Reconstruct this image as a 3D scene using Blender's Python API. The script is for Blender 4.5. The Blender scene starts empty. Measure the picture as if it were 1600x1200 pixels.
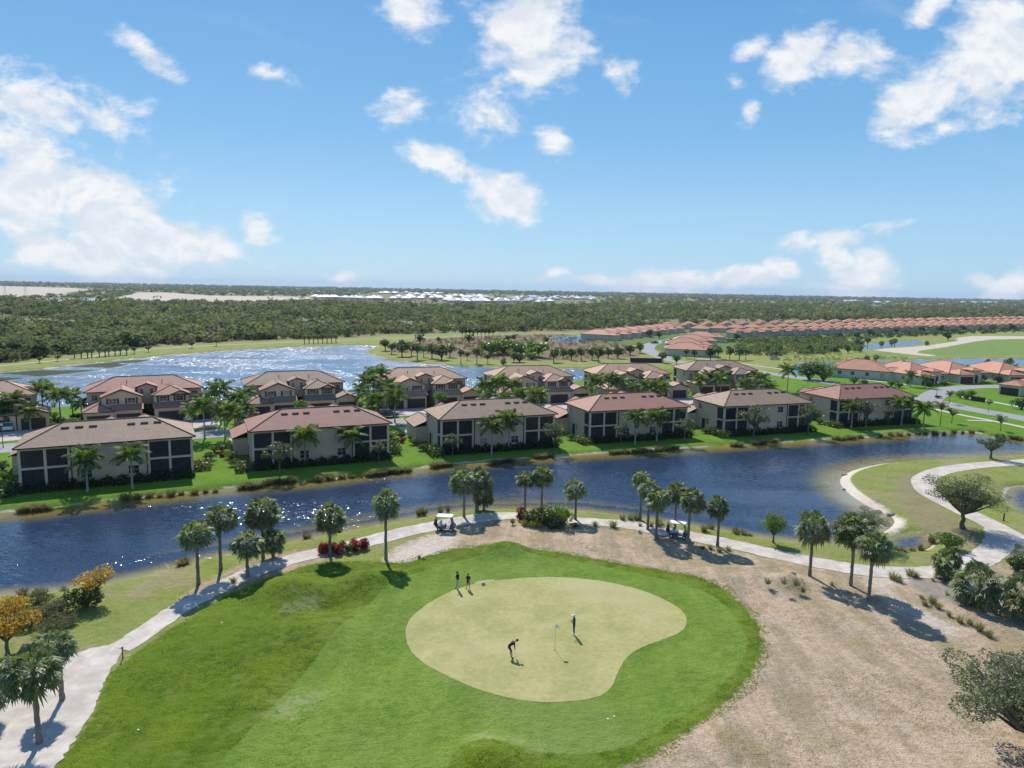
import bpy, math, random
import numpy as np
from mathutils import Vector, Matrix
from mathutils.geometry import tessellate_polygon
R = math.radians
rnd = random.Random(7)
nr = np.random.RandomState(11)
scn = bpy.context.scene
COL = scn.collection
# ------------------------------------------------------------------ camera model
F, CH = 1101.0, 28.0
ROLL = math.atan(29/1600.)
PITCH = math.atan((451.5-600)*math.cos(ROLL)/F)
def ray(px, py):
    x = (px-800)/F; y = -(py-600)/F
    c, s = math.cos(ROLL), math.sin(ROLL)
    xr = x*c-y*s; yr = x*s+y*c
    return (xr, math.cos(PITCH)-yr*math.sin(PITCH), math.sin(PITCH)+yr*math.cos(PITCH))
def P(px, py, z=0.0):
    d = ray(px, py); t = (z-CH)/d[2]
    return (d[0]*t, d[1]*t)
def hgt(px, pb, pt, z=0.0):      # height of a thing standing at (px,pb) whose top shows at row pt
    x, y = P(px, pb, z); d = ray(px, pt)
    return CH+d[2]*(y/d[1])-z
def mpp(px, py):                 # metres per photo pixel at that ground point
    x, y = P(px, py); return math.hypot(y, CH)/F*0.985
cam = bpy.data.cameras.new('camera'); camo = bpy.data.objects.new('camera', cam); COL.objects.link(camo)
cam.sensor_width = 36; cam.lens = F/1600*36; cam.clip_start = 0.5; cam.clip_end = 40000
camo.matrix_world = Matrix.Translation((0, 0, CH)) @ Matrix.Rotation(math.pi/2+PITCH, 4, 'X') @ Matrix.Rotation(ROLL, 4, 'Z')
scn.camera = camo
scn.view_settings.view_transform = 'Standard'; scn.view_settings.look = 'None'
scn.view_settings.exposure = 0.36; scn.view_settings.gamma = 1.0
SUN_EL, SUN_AZ = R(45), R(18)    # azimuth measured to the left of the view
sd = Vector((-math.sin(SUN_AZ)*math.cos(SUN_EL), math.cos(SUN_AZ)*math.cos(SUN_EL), math.sin(SUN_EL)))
sl = bpy.data.lights.new('sun', 'SUN'); sl.energy = 4.6; sl.angle = R(0.5); sl.color = (1, .95, .87)
so = bpy.data.objects.new('sun', sl); COL.objects.link(so); so.rotation_euler = sd.to_track_quat('Z', 'Y').to_euler()

# ------------------------------------------------------------------ node helpers
class T:
    def __init__(s, tree): s.t = tree; s.n = tree.nodes; s.l = tree.links
    def node(s, ty, **kw):
        n = s.n.new(ty)
        for k, v in kw.items(): setattr(n, k, v)
        return n
    def put(s, n, key, v):
        if v is None: return
        if isinstance(v, bpy.types.NodeSocket): s.l.new(v, n.inputs[key])
        else:
            i = n.inputs[key]
            if hasattr(i.default_value, '__len__') and not hasattr(v, '__len__'): v = (v,)*len(i.default_value)
            if hasattr(i.default_value, '__len__') and len(i.default_value) == 4 and len(v) == 3: v = (*v, 1)
            i.default_value = v
    def math(s, op, a, b=None, c=None, clamp=False):
        n = s.node('ShaderNodeMath', operation=op, use_clamp=clamp)
        for k, v in enumerate((a, b, c)): s.put(n, k, v)
        return n.outputs[0]
    def vmath(s, op, a, b=None):
        n = s.node('ShaderNodeVectorMath', operation=op); s.put(n, 0, a); s.put(n, 1, b)
        return n.outputs['Value'] if op in ('LENGTH', 'DOT_PRODUCT') else n.outputs[0]
    def mix(s, f, a, b, mode='MIX'):
        n = s.node('ShaderNodeMix', data_type='RGBA', blend_type=mode); s.put(n, 0, f); s.put(n, 6, a); s.put(n, 7, b)
        return n.outputs[2]
    def noise(s, vec, scale, detail=3, rough=.5, dist=0., dims='3D'):
        n = s.node('ShaderNodeTexNoise', noise_dimensions=dims); s.put(n, 'Vector', vec); s.put(n, 'Scale', scale)
        s.put(n, 'Detail', detail); s.put(n, 'Roughness', rough); s.put(n, 'Distortion', dist)
        return n.outputs[0]
    def smooth(s, v, a, b, c=0., d=1.):
        n = s.node('ShaderNodeMapRange', interpolation_type='SMOOTHSTEP'); s.put(n, 0, v)
        for k, x in enumerate((a, b, c, d)): s.put(n, k+1, x)
        return n.outputs[0]
    def attr(s, name):
        return s.node('ShaderNodeAttribute', attribute_name=name).outputs['Fac']
    def mapv(s, vec, scale=(1, 1, 1), rot=(0, 0, 0), loc=(0, 0, 0)):
        n = s.node('ShaderNodeMapping'); s.put(n, 'Vector', vec); s.put(n, 'Scale', scale); s.put(n, 'Rotation', rot); s.put(n, 'Location', loc)
        return n.outputs[0]
def newmat(name):
    m = bpy.data.materials.new(name); m.use_nodes = True; t = T(m.node_tree)
    return m, t, m.node_tree.nodes['Principled BSDF']
def bump(t, pb, h, strength=.3, dist=.05):
    b = t.node('ShaderNodeBump'); t.put(b, 'Strength', strength); t.put(b, 'Distance', dist); t.put(b, 'Height', h)
    t.l.new(b.outputs[0], pb.inputs['Normal'])
def plain(name, col, rough=.7, var=.15, scale=1.5, metal=0., spec=.3, bmp=0., randv=0.):
    m, t, pb = newmat(name)
    co = t.node('ShaderNodeTexCoord').outputs['Object']
    n = t.noise(co, scale, 4, .6)
    f = t.math('MULTIPLY_ADD', n, 2*var, 1-var)
    if randv:
        oi = t.node('ShaderNodeObjectInfo').outputs['Random']
        f = t.math('MULTIPLY', f, t.math('MULTIPLY_ADD', oi, 2*randv, 1-randv))
    c = t.mix(1., (*col, 1), f, 'MULTIPLY')
    t.put(pb, 'Base Color', c); t.put(pb, 'Roughness', rough); t.put(pb, 'Metallic', metal); t.put(pb, 'Specular IOR Level', spec)
    if bmp: bump(t, pb, t.noise(co, scale*6, 4), bmp, .05)
    return m
def leafmat(name, c1, c2, c3=None, transl=.35, rough=.45, spec=.4, scale=.9):
    m, t, pb = newmat(name)
    co = t.node('ShaderNodeTexCoord').outputs['Object']
    oi = t.node('ShaderNodeObjectInfo').outputs['Random']
    tint = t.math('FRACT', t.math('ADD', oi, t.attr('tint')))
    n = t.noise(co, scale, 3, .6)
    f = t.math('ADD', t.math('MULTIPLY', tint, .6), t.math('MULTIPLY', t.math('SUBTRACT', n, .3), .9), clamp=True)
    c = t.mix(f, c1, c2)
    if c3: c = t.mix(t.smooth(t.noise(co, scale*2.7, 2), .55, .7), c, c3)
    t.put(pb, 'Base Color', c); t.put(pb, 'Roughness', rough); t.put(pb, 'Specular IOR Level', spec)
    tr = t.node('ShaderNodeBsdfTranslucent')
    t.put(tr, 'Color', t.mix(1., c, (1.25, 1.35, .6, 1), 'MULTIPLY'))
    ms = t.node('ShaderNodeMixShader'); t.put(ms, 0, transl); t.l.new(pb.outputs[0], ms.inputs[1]); t.l.new(tr.outputs[0], ms.inputs[2])
    t.l.new(ms.outputs[0], m.node_tree.nodes['Material Output'].inputs['Surface'])
    return m
def tilemat(name, c1, c2, rough=.75):
    m, t, pb = newmat(name)
    co = t.node('ShaderNodeTexCoord').outputs['Object']
    sx = t.node('ShaderNodeSeparateXYZ'); t.l.new(co, sx.inputs[0])
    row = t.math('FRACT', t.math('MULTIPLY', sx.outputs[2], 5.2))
    br = t.mapv(co, (2.9, 2.9, 5.2))
    vn = t.node('ShaderNodeTexWhiteNoise', noise_dimensions='3D'); t.l.new(t.vmath('FLOOR', br), vn.inputs['Vector'])
    big = t.noise(co, .35, 4, .6); oi = t.node('ShaderNodeObjectInfo').outputs['Random']
    f = t.math('ADD', t.math('MULTIPLY', vn.outputs[0], .35), t.math('MULTIPLY', big, .75), clamp=True)
    c = t.mix(f, c1, c2)
    stain = t.smooth(t.noise(t.mapv(co, (1, 1, .3)), 1.1, 5, .65), .5, .75)
    c = t.mix(t.math('MULTIPLY', stain, .3), c, (.09, .075, .065, 1))
    c = t.mix(1., c, t.math('MULTIPLY_ADD', oi, .25, .88), 'MULTIPLY')
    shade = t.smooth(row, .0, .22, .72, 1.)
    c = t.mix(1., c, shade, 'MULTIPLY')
    t.put(pb, 'Base Color', c); t.put(pb, 'Roughness', rough)
    w = t.math('SINE', t.math('MULTIPLY', t.math('ADD', sx.outputs[0], sx.outputs[1]), 18.))
    bump(t, pb, t.math('ADD', t.math('MULTIPLY', w, .3), row), .6, .05)
    return m
M = {}
M['stucco_tan'] = plain('stucco_tan', (.62, .455, .31), .85, .10, .6, randv=.06, bmp=.1)
M['stucco_cream'] = plain('stucco_cream', (.64, .50, .355), .8, .06, .8, bmp=.1)
M['stucco_white'] = plain('stucco_white', (.62, .54, .43), .85, .08, .5, randv=.05)
M['trim_dark'] = plain('trim_dark', (.05, .03, .022), .85, .15, spec=.08)
M['cap_brown'] = plain('cap_brown', (.15, .085, .06), .8, .2, 3.)
M['cap_red'] = plain('cap_red', (.30, .12, .07), .8, .2, 3.)
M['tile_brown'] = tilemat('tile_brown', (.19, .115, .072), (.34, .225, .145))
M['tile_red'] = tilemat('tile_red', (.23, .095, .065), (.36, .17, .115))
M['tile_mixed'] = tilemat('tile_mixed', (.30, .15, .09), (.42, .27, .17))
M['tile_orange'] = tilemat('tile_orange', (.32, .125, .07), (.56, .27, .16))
M['door_brown'] = plain('door_brown', (.055, .036, .03), .6, .15)
M['shutter'] = plain('shutter', (.02, .035, .035), .6, .1)
m, t, pb = newmat('window_glass'); oi_ = t.node('ShaderNodeObjectInfo').outputs['Random']; t.put(pb, 'Base Color', t.mix(t.smooth(oi_, .86, .88), (.02, .03, .04, 1), (.30, .28, .25, 1))); t.put(pb, 'Roughness', .06); t.put(pb, 'Specular IOR Level', .9); M['glass'] = m
m, t, pb = newmat('insect_screen'); t.put(pb, 'Base Color', (.02, .02, .024)); t.put(pb, 'Roughness', .6)
tr = t.node('ShaderNodeBsdfTransparent'); ms = t.node('ShaderNodeMixShader'); t.put(ms, 0, t.math('MULTIPLY_ADD', t.node('ShaderNodeObjectInfo').outputs['Random'], .4, .38))
t.l.new(tr.outputs[0], ms.inputs[1]); t.l.new(pb.outputs[0], ms.inputs[2]); t.l.new(ms.outputs[0], t.n['Material Output'].inputs[0]); M['screen'] = m
M['concrete'] = plain('concrete', (.50, .46, .41), .9, .10, .35, bmp=.15)
M['paver'] = plain('paver', (.44, .37, .33), .9, .12, .5, bmp=.15)
M['asphalt'] = plain('asphalt', (.27, .265, .26), .92, .12, .25, bmp=.1)
M['bark'] = plain('palm_bark', (.20, .165, .13), .9, .35, 3.5, bmp=.6, randv=.15)
M['bark_oak'] = plain('oak_bark', (.14, .12, .10), .9, .3, 4., bmp=.5)
M['bark_grey'] = plain('royal_bark', (.32, .30, .26), .85, .2, 3.)
M['sabal'] = leafmat('sabal_leaf', (.085, .12, .045), (.22, .26, .13), (.40, .41, .28), .38, .5, .3, 3.)
M['dead_frond'] = leafmat('dead_frond', (.14, .10, .055), (.22, .16, .09), None, .3)
M['royal'] = leafmat('royal_leaf', (.055, .115, .02), (.16, .22, .045), (.32, .32, .08), .5, .55, .25)
M['oak'] = leafmat('oak_leaf', (.065, .085, .035), (.155, .175, .075), (.21, .22, .11), .4)
M['oak_silver'] = leafmat('oak_silver', (.085, .11, .06), (.19, .215, .13), (.25, .27, .18), .4)
M['bush'] = leafmat('bush_leaf', (.025, .055, .012), (.075, .125, .022), (.12, .15, .03), .3)
M['bush_light'] = leafmat('bush_light', (.08, .15, .02), (.17, .24, .04), None, .4)
M['croton'] = leafmat('croton_leaf', (.20, .24, .02), (.45, .38, .02), None, .35)
M['ti'] = leafmat('ti_leaf', (.20, .02, .03), (.38, .06, .06), (.10, .10, .03), .4)
M['orange'] = leafmat('orange_leaf', (.40, .19, .03), (.52, .34, .05), (.13, .17, .03), .4)
M['reed'] = leafmat('reed_blade', (.13, .115, .06), (.24, .20, .11), (.12, .14, .05), .35, .7, .1)
M['tuft'] = leafmat('tuft_blade', (.14, .15, .06), (.28, .25, .13), (.10, .13, .04), .35, .7, .1)
M['thicket'] = leafmat('thicket_leaf', (.07, .10, .035), (.21, .235, .10), (.26, .24, .14), .35, .7, .2, .05)
M['fringe'] = leafmat('fringe_blade', (.15, .22, .03), (.27, .31, .08), None, .5, .8, .1)
M['litter'] = leafmat('litter_blade', (.22, .19, .10), (.42, .34, .21), None, .3, .9, .1)
M['scrub'] = leafmat('scrub_twig', (.12, .12, .065), (.23, .21, .12), (.14, .17, .06), .3, .8, .1)
M['forest'] = leafmat('forest_leaf', (.085, .115, .05), (.225, .225, .13), (.29, .26, .18), .35, .8, .1, .014)
M['white'] = plain('white_paint', (.75, .75, .72), .4, .03)
M['cart_body'] = plain('cart_body', (.10, .10, .12), .35, .05)
M['black'] = plain('black_rubber', (.02, .02, .022), .7, .1)
M['red'] = plain('red_vinyl', (.30, .03, .03), .5, .1)
M['navybag'] = plain('navy_vinyl', (.03, .035, .06), .5, .1)
M['steel'] = plain('steel', (.45, .45, .45), .35, .05, metal=.8)
M['skin'] = plain('skin', (.50, .30, .20), .6, .04)
M['cloth_black'] = plain('cloth_black', (.015, .015, .02), .9, .1)
M['cloth_navy'] = plain('cloth_navy', (.04, .065, .13), .9, .1)
M['cloth_grey'] = plain('cloth_grey', (.36, .42, .46), .9, .08)
M['cloth_dark'] = plain('cloth_charcoal', (.03, .03, .045), .9, .1)
M['cloth_white'] = plain('cloth_white', (.75, .75, .75), .8, .05)
M['hair'] = plain('hair', (.03, .02, .015), .7, .1)
def carpaint(n, c, metal=.1):
    m, t, pb = newmat(n); t.put(pb, 'Base Color', c); t.put(pb, 'Roughness', .25); t.put(pb, 'Metallic', metal); t.put(pb, 'Coat Weight', .6); return m
M['car_white'] = carpaint('car_white', (.75, .75, .75)); M['car_silver'] = carpaint('car_silver', (.5, .52, .55), .5)
M['car_dark'] = carpaint('car_dark', (.03, .035, .045)); M['car_red'] = carpaint('car_red', (.35, .03, .05))
M['roof_white'] = plain('metal_roof_white', (.50, .50, .49), .5, .05, randv=.12)
M['rock'] = plain('rock', (.38, .34, .29), .9, .25, 2.)

# ------------------------------------------------------------------ mesh helpers
class MB:
    def __init__(s): s.v = []; s.f = []; s.m = []; s.X = None
    def add(s, vs, fs, mi=0):
        o = len(s.v); s.v += [tuple(v) for v in vs]; s.f += [tuple(o+i for i in f) for f in fs]; s.m += [mi]*len(fs)
    def box(s, x0, x1, y0, y1, z0, z1, mi=0):
        s.add([(x0, y0, z0), (x1, y0, z0), (x1, y1, z0), (x0, y1, z0), (x0, y0, z1), (x1, y0, z1), (x1, y1, z1), (x0, y1, z1)],
              [(3, 2, 1, 0), (4, 5, 6, 7), (0, 1, 5, 4), (1, 2, 6, 5), (2, 3, 7, 6), (3, 0, 4, 7)], mi)
    def tube(s, pts, rad, n=8, mi=0, cap=True):
        pts = [Vector(p) for p in pts]
        if not hasattr(rad, '__len__'): rad = [rad]*len(pts)
        vs = []; fs = []
        for i, p in enumerate(pts):
            d = (pts[min(i+1, len(pts)-1)]-pts[max(i-1, 0)])
            if d.length < 1e-6: d = Vector((0, 0, 1))
            d.normalize(); a = d.orthogonal() if abs(d.z) < .95 else Vector((1, 0, 0))
            a = (a-d*a.dot(d)).normalized(); b = d.cross(a)
            for k in range(n):
                th = 2*math.pi*k/n; vs.append(p+(a*math.cos(th)+b*math.sin(th))*rad[i])
        for i in range(len(pts)-1):
            for k in range(n): fs.append((i*n+k, i*n+(k+1) % n, (i+1)*n+(k+1) % n, (i+1)*n+k))
        if cap: fs.append(tuple(range(n))[::-1]); fs.append(tuple((len(pts)-1)*n+k for k in range(n)))
        s.add(vs, fs, mi)
    def lathe(s, cx, cy, prof, n=12, mi=0):
        vs = [(cx+r*math.cos(2*math.pi*k/n), cy+r*math.sin(2*math.pi*k/n), z) for r, z in prof for k in range(n)]
        fs = [(i*n+k, i*n+(k+1) % n, (i+1)*n+(k+1) % n, (i+1)*n+k) for i in range(len(prof)-1) for k in range(n)]
        fs += [tuple(range(n))[::-1], tuple((len(prof)-1)*n+k for k in range(n))]
        s.add(vs, fs, mi)
    def blob(s, c, r, n=8, mi=0):
        pr = [(max(.01, math.sin(math.pi*i/n)), -math.cos(math.pi*i/n)) for i in range(n+1)]
        vs = [(c[0]+r[0]*q*math.cos(2*math.pi*k/n), c[1]+r[1]*q*math.sin(2*math.pi*k/n), c[2]+r[2]*z) for q, z in pr for k in range(n)]
        s.add(vs, [(i*n+k, i*n+(k+1) % n, (i+1)*n+(k+1) % n, (i+1)*n+k) for i in range(n) for k in range(n)], mi)
    def prism(s, prof, y0, y1, mi=0, axis='y'):   # profile of (x,z) extruded along y
        n = len(prof)
        if axis == 'y': vs = [(x, y0, z) for x, z in prof]+[(x, y1, z) for x, z in prof]
        else: vs = [(y0, x, z) for x, z in prof]+[(y1, x, z) for x, z in prof]
        s.add(vs, [tuple(range(n)), tuple(range(2*n-1, n-1, -1))]+[(i, (i+1) % n, n+(i+1) % n, n+i) for i in range(n)], mi)
    def build(s, name, mats, parent=None, smooth=False, bevel=0.):
        me = bpy.data.meshes.new(name); me.from_pydata(s.v, [], s.f)
        if not isinstance(mats, (list, tuple)): mats = [mats]
        for m in mats: me.materials.append(m)
        me.polygons.foreach_set('material_index', s.m)
        me.validate()
        import bmesh
        b = bmesh.new(); b.from_mesh(me); bmesh.ops.recalc_face_normals(b, faces=b.faces[:]); b.to_mesh(me); b.free()
        if smooth: me.polygons.foreach_set('use_smooth', [True]*len(me.polygons))
        o = bpy.data.objects.new(name, me); COL.objects.link(o)
        if parent: o.parent = parent
        if bevel:
            md = o.modifiers.new('bevel', 'BEVEL'); md.width = bevel; md.segments = 2; md.limit_method = 'ANGLE'
        return o
def qmesh(name, V, Q, mats, parent=None, mi=None, attrs=None, smooth=False, link=True):
    V = np.asarray(V, np.float32); Q = np.asarray(Q, np.int32)
    me = bpy.data.meshes.new(name); me.vertices.add(len(V)); me.vertices.foreach_set('co', V.ravel())
    me.loops.add(Q.size); me.loops.foreach_set('vertex_index', Q.ravel())
    me.polygons.add(len(Q)); me.polygons.foreach_set('loop_start', np.arange(0, Q.size, Q.shape[1], dtype=np.int32))
    if not isinstance(mats, (list, tuple)): mats = [mats]
    for m in mats: me.materials.append(m)
    if mi is not None: me.polygons.foreach_set('material_index', np.asarray(mi, np.int32))
    if smooth: me.polygons.foreach_set('use_smooth', np.ones(len(Q), bool))
    me.update(calc_edges=True)
    for k, a in (attrs or {}).items():
        at = me.attributes.new(k, 'FLOAT', 'POINT'); at.data.foreach_set('value', np.asarray(a, np.float32))
    if not link: return me
    o = bpy.data.objects.new(name, me); COL.objects.link(o)
    if parent: o.parent = parent
    return o
def tag(o, label=None, cat=None, group=None, kind=None):
    if label: o['label'] = label
    if cat: o['category'] = cat
    if group: o['group'] = group
    if kind: o['kind'] = kind
    return o
def thing(name, label, cat, loc=(0, 0, 0), rz=0., group=None):
    o = bpy.data.objects.new(name, None); COL.objects.link(o); o.location = loc; o.rotation_euler = (0, 0, rz)
    o.empty_display_size = .2
    return tag(o, label, cat, group)
def inst(name, me, parent=None, loc=(0, 0, 0), rz=0., sc=(1, 1, 1), rot=None):
    o = bpy.data.objects.new(name, me); COL.objects.link(o); o.location = loc
    o.rotation_euler = rot or (0, 0, rz); o.scale = sc if hasattr(sc, '__len__') else (sc,)*3
    if parent: o.parent = parent
    return o
KIDS = {}
def copy_tree(o, parent=None):
    c = o.copy(); COL.objects.link(c)
    if parent: c.parent = parent
    for ch in [k for k in bpy.data.objects if k.parent == o]: copy_tree(ch, c)
    return c
ORD = ['first', 'second', 'third', 'fourth', 'fifth', 'sixth', 'seventh', 'eighth', 'ninth', 'tenth', 'eleventh', 'twelfth', 'thirteenth', 'fourteenth', 'fifteenth',
       'sixteenth', 'seventeenth', 'eighteenth', 'nineteenth', 'twentieth']
def nth(i, n):
    if i == 0: return 'leftmost'
    if i == n-1: return 'rightmost'
    if i < 20: return ORD[i]+' from left'
    if n-1-i < 20: return ORD[n-1-i]+' from right'
    return '%dth from left' % (i+1)
def leafquads(C, sz, asp=.5, up=.3, droop=0., rs=nr):
    """one diamond leaf per centre"""
    n = len(C); a = rs.normal(size=(n, 3)); a[:, 2] -= droop; a /= np.linalg.norm(a, axis=1)[:, None]
    b = rs.normal(size=(n, 3)); b -= a*(a*b).sum(1)[:, None]; b /= np.linalg.norm(b, axis=1)[:, None]+1e-6
    L = (sz*(.7+.6*rs.rand(n)))[:, None] if not hasattr(sz, '__len__') else sz[:, None]
    V = np.stack([C-a*L*.5, C+b*L*asp*.5, C+a*L*.5, C-b*L*asp*.5], 1).reshape(-1, 3)
    return V, np.arange(4*n).reshape(n, 4)
def clump_points(n, blobs, rs=nr, shell=.55):
    w = np.array([b[3]*b[4] for b in blobs])**1.3; w /= w.sum(); idx = rs.choice(len(blobs), n, p=w)
    B = np.array(blobs)[idx]; d = rs.normal(size=(n, 3)); d /= np.linalg.norm(d, axis=1)[:, None]
    r = (shell+(1-shell)*rs.rand(n))**.6
    return B[:, :3]+d*r[:, None]*np.stack([B[:, 3], B[:, 3], B[:, 4]], 1)
def crown_mesh(name, mat, W=1., H=.8, nb=14, nl=900, ls=.14, seed=1, asp=.6, flat=.6, bs=(.24, .2), core=.55, spread=(.35, .4)):
    rs = np.random.RandomState(seed); bl = []
    for i in range(nb):
        d = rs.normal(size=3); d /= np.linalg.norm(d); r = spread[0]+spread[1]*rs.rand()
        if d[2] < -.2: d[2] *= flat
        s = bs[0]+bs[1]*rs.rand(); bl.append((d[0]*r*W, d[1]*r*W, d[2]*r*H, s*W, s*H*.85))
    bl.append((0, 0, 0, core*W, core*H))
    V, Q = leafquads(clump_points(nl, bl, rs), ls, asp, rs=rs)
    return qmesh(name, V, Q, mat, link=False), bl
# ------------------------------------------------------------------ polygons of the ground plan
def PP(pts, z=0.): return [P(x, y, z) for x, y in pts]
def sdf(X, Y, poly):             # positive inside
    n = len(poly); d2 = np.full(X.shape, 1e18); ins = np.zeros(X.shape, bool)
    for i in range(n):
        x0, y0 = poly[i]; x1, y1 = poly[(i+1) % n]; ex, ey = x1-x0, y1-y0
        wx, wy = X-x0, Y-y0; tt = np.clip((wx*ex+wy*ey)/(ex*ex+ey*ey+1e-12), 0, 1)
        d2 = np.minimum(d2, (wx-ex*tt)**2+(wy-ey*tt)**2)
        c = ((y0 > Y) != (y1 > Y)) & (X < (x1-x0)*(Y-y0)/((y1-y0) if abs(y1-y0) > 1e-12 else 1e-12)+x0)
        ins ^= c
    return np.where(ins, 1, -1)*np.sqrt(d2)
def smoothpoly(pts, it=2):
    for _ in range(it):
        q = []
        for i in range(len(pts)):
            a, b = pts[i], pts[(i+1) % len(pts)]
            q += [(a[0]*.75+b[0]*.25, a[1]*.75+b[1]*.25), (a[0]*.25+b[0]*.75, a[1]*.25+b[1]*.75)]
        pts = q
    return pts
WZ = -.5
pondA = PP([(-260, 840), (-100, 815), (0, 801), (60, 797), (100, 791), (200, 780), (300, 769), (380, 760), (440, 755), (480, 752), (560, 742), (640, 734), (700, 726), (760, 721), (850, 714), (900, 711),
  (960, 707), (1060, 701), (1150, 696), (1220, 691), (1300, 687), (1360, 684), (1410, 678), (1440, 675), (1500, 674), (1545, 679), (1600, 689), (1700, 700), (1800, 706),
  (1800, 708), (1700, 708), (1600, 711), (1540, 715), (1450, 720), (1380, 724), (1340, 732), (1318, 742), (1311, 752), (1320, 766), (1345, 785), (1370, 797), (1396, 808), (1399, 818), (1385, 830),
  (1355, 842), (1320, 850), (1280, 850), (1230, 846), (1170, 838), (1130, 830), (1080, 823), (1020, 813), (960, 804), (900, 798), (860, 796), (800, 796), (740, 797), (700, 802),
  (640, 812), (580, 823), (520, 835), (450, 848), (400, 859), (330, 872), (270, 888), (200, 906), (160, 914), (120, 917), (90, 925), (50, 928), (20, 931), (0, 931), (-150, 955), (-350, 985)], WZ)
pondB = PP([(-200, 603), (-80, 590), (0, 583), (60, 577), (130, 569), (200, 561), (300, 552), (400, 545), (500, 541), (560, 539), (590, 540), (592, 543), (572, 547), (575, 552), (600, 560), (650, 568), (720, 572),
  (800, 575), (850, 577), (910, 576), (960, 578), (950, 588), (900, 597), (800, 604), (750, 607), (650, 612), (570, 618), (480, 622), (350, 628), (200, 633), (75, 638), (-20, 643), (-150, 660)], WZ)
pondC = PP([(1385, 842), (1398, 835), (1430, 833), (1452, 838), (1459, 850), (1450, 859), (1430, 862), (1405, 861), (1388, 855), (1383, 848)], WZ)
pondD = PP([(1572, 768), (1580, 762), (1600, 760), (1680, 764), (1750, 790), (1720, 830), (1620, 812), (1600, 804), (1583, 794), (1571, 782)], WZ)
pondE = PP([(852, 528), (880, 525), (926, 525), (935, 529), (925, 534), (900, 537), (865, 534)], WZ)
pondF = PP([(1226, 573), (1245, 567), (1300, 565), (1400, 564), (1500, 560), (1600, 561), (1750, 563), (1750, 574), (1600, 572), (1500, 571), (1400, 574), (1320, 578), (1262, 588), (1240, 586), (1228, 580)], WZ)
pondG = PP([(1330, 546), (1345, 538), (1400, 533), (1447, 532), (1442, 539), (1400, 542), (1360, 547)], WZ)
pondH = PP([(66, 469), (120, 466), (186, 467), (180, 472), (100, 474), (72, 473)], WZ)
PONDS = [smoothpoly(p, 1) for p in (pondA, pondB, pondC, pondD, pondE, pondF, pondG)]+[pondH]
MOUNDS = [(P(452, 925), 2.6, 1.3), (P(520, 945), 2.3, -.8), (P(580, 912), 2.3, 1.1), (P(500, 990), 3., .7), (P(330, 1010), 4., .5), (P(620, 1010), 4., -.3), (P(400, 985), 4., .25), (P(792, 862), 2., 1.), (P(1330, 1060), 5., .35), (P(1180, 905), 3., .5), (P(730, 850), 3., .25), (P(1232, 916), 1.6, 1.1), (P(762, 1196), 2.1, 1.1), (P(1120, 1160), 2.5, .4),
          (P(930, 850), 3., .3), (P(1120, 900), 3, .25), (P(1500, 950), 4, .35), (P(1285, 960), 3., .3), (P(600, 1120), 5, .2)]
def pond_d(X, Y):                # positive inside any pond
    d = None
    for p in PONDS:
        q = sdf(X, Y, p); d = q if d is None else np.maximum(d, q)
    return d
def ground_h(X, Y, pd):
    X = np.asarray(X, float); Y = np.asarray(Y, float)
    b = np.zeros(X.shape)
    for (cx, cy), r, h in MOUNDS: b += h*np.exp(-((X-cx)**2+(Y-cy)**2)/(r*r))
    t_ = np.clip(-pd/2.0, 0, 1); k = 1-(1-t_)**2
    far = np.clip((Y-260)/80, 0, 1)
    return np.where(pd < 0, WZ+(b-WZ)*k, np.maximum(WZ-.35*pd, -2.2))
def gz(x, y):
    X = np.array([x]); Y = np.array([y]); return float(ground_h(X, Y, pond_d(X, Y))[0])
# ------------------------------------------------------------------ terrain
yy = [-70.]; APEX = -75.
while yy[-1] < 12000:
    y = yy[-1]
    if y < 30: st = 6.
    elif y < 135: st = .55
    elif y < 270: st = 1.0
    elif y < 700: st = (y+75)*.011
    else: st = (y+75)*.035
    yy.append(y+st)
yy = np.array(yy); tt = np.concatenate([np.linspace(-2.2, -.95, 18)[:-1], np.linspace(-.95, .95, 430), np.linspace(.95, 2.2, 18)[1:]])
GY, GT = np.meshgrid(yy, tt, indexing='ij'); DD = GY-APEX; GX = GT*np.maximum(DD, 60)*.62
GX = GT*(DD*.60+14)
nR, nC = GX.shape
fx, fy = GX.ravel(), GY.ravel()
PD = pond_d(fx, fy); GZ = ground_h(fx, fy, PD)
idx = np.arange(nR*nC).reshape(nR, nC)
QA = np.stack([idx[:-1, :-1], idx[:-1, 1:], idx[1:, 1:], idx[1:, :-1]], -1).reshape(-1, 4)
REG = {}
def region(name, pts, z=0., sm=1):
    p = PP(pts, z)
    if sm: p = smoothpoly(p, sm)
    REG[name] = np.clip(sdf(fx, fy, p), -12, 12); return p
region('lawn', [(-300, 850), (0, 797), (100, 788), (300, 766), (480, 748), (640, 730), (850, 710), (1060, 697), (1300, 683), (1410, 672), (1500, 670), (1600, 684), (1800, 700), (1800, 640), (1600, 592), (1400, 585),
  (1200, 580), (1080, 572), (900, 590), (750, 600), (570, 612), (350, 620), (75, 632), (-300, 660)])
region('scrub', [(600, 548), (640, 532), (760, 524), (860, 520), (960, 530), (1000, 545), (1000, 558), (930, 562), (840, 564), (760, 562), (690, 556), (640, 552)])
region('forest', [(-900, 640), (-200, 585), (0, 568), (60, 560), (110, 555), (180, 545), (330, 536), (530, 528), (700, 520), (926, 518), (960, 514), (1066, 509), (1333, 502), (1600, 498), (2400, 500), (2400, 483.5), (1600, 468.5), (800, 454), (0, 440.5), (-900, 424)], sm=0)
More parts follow.
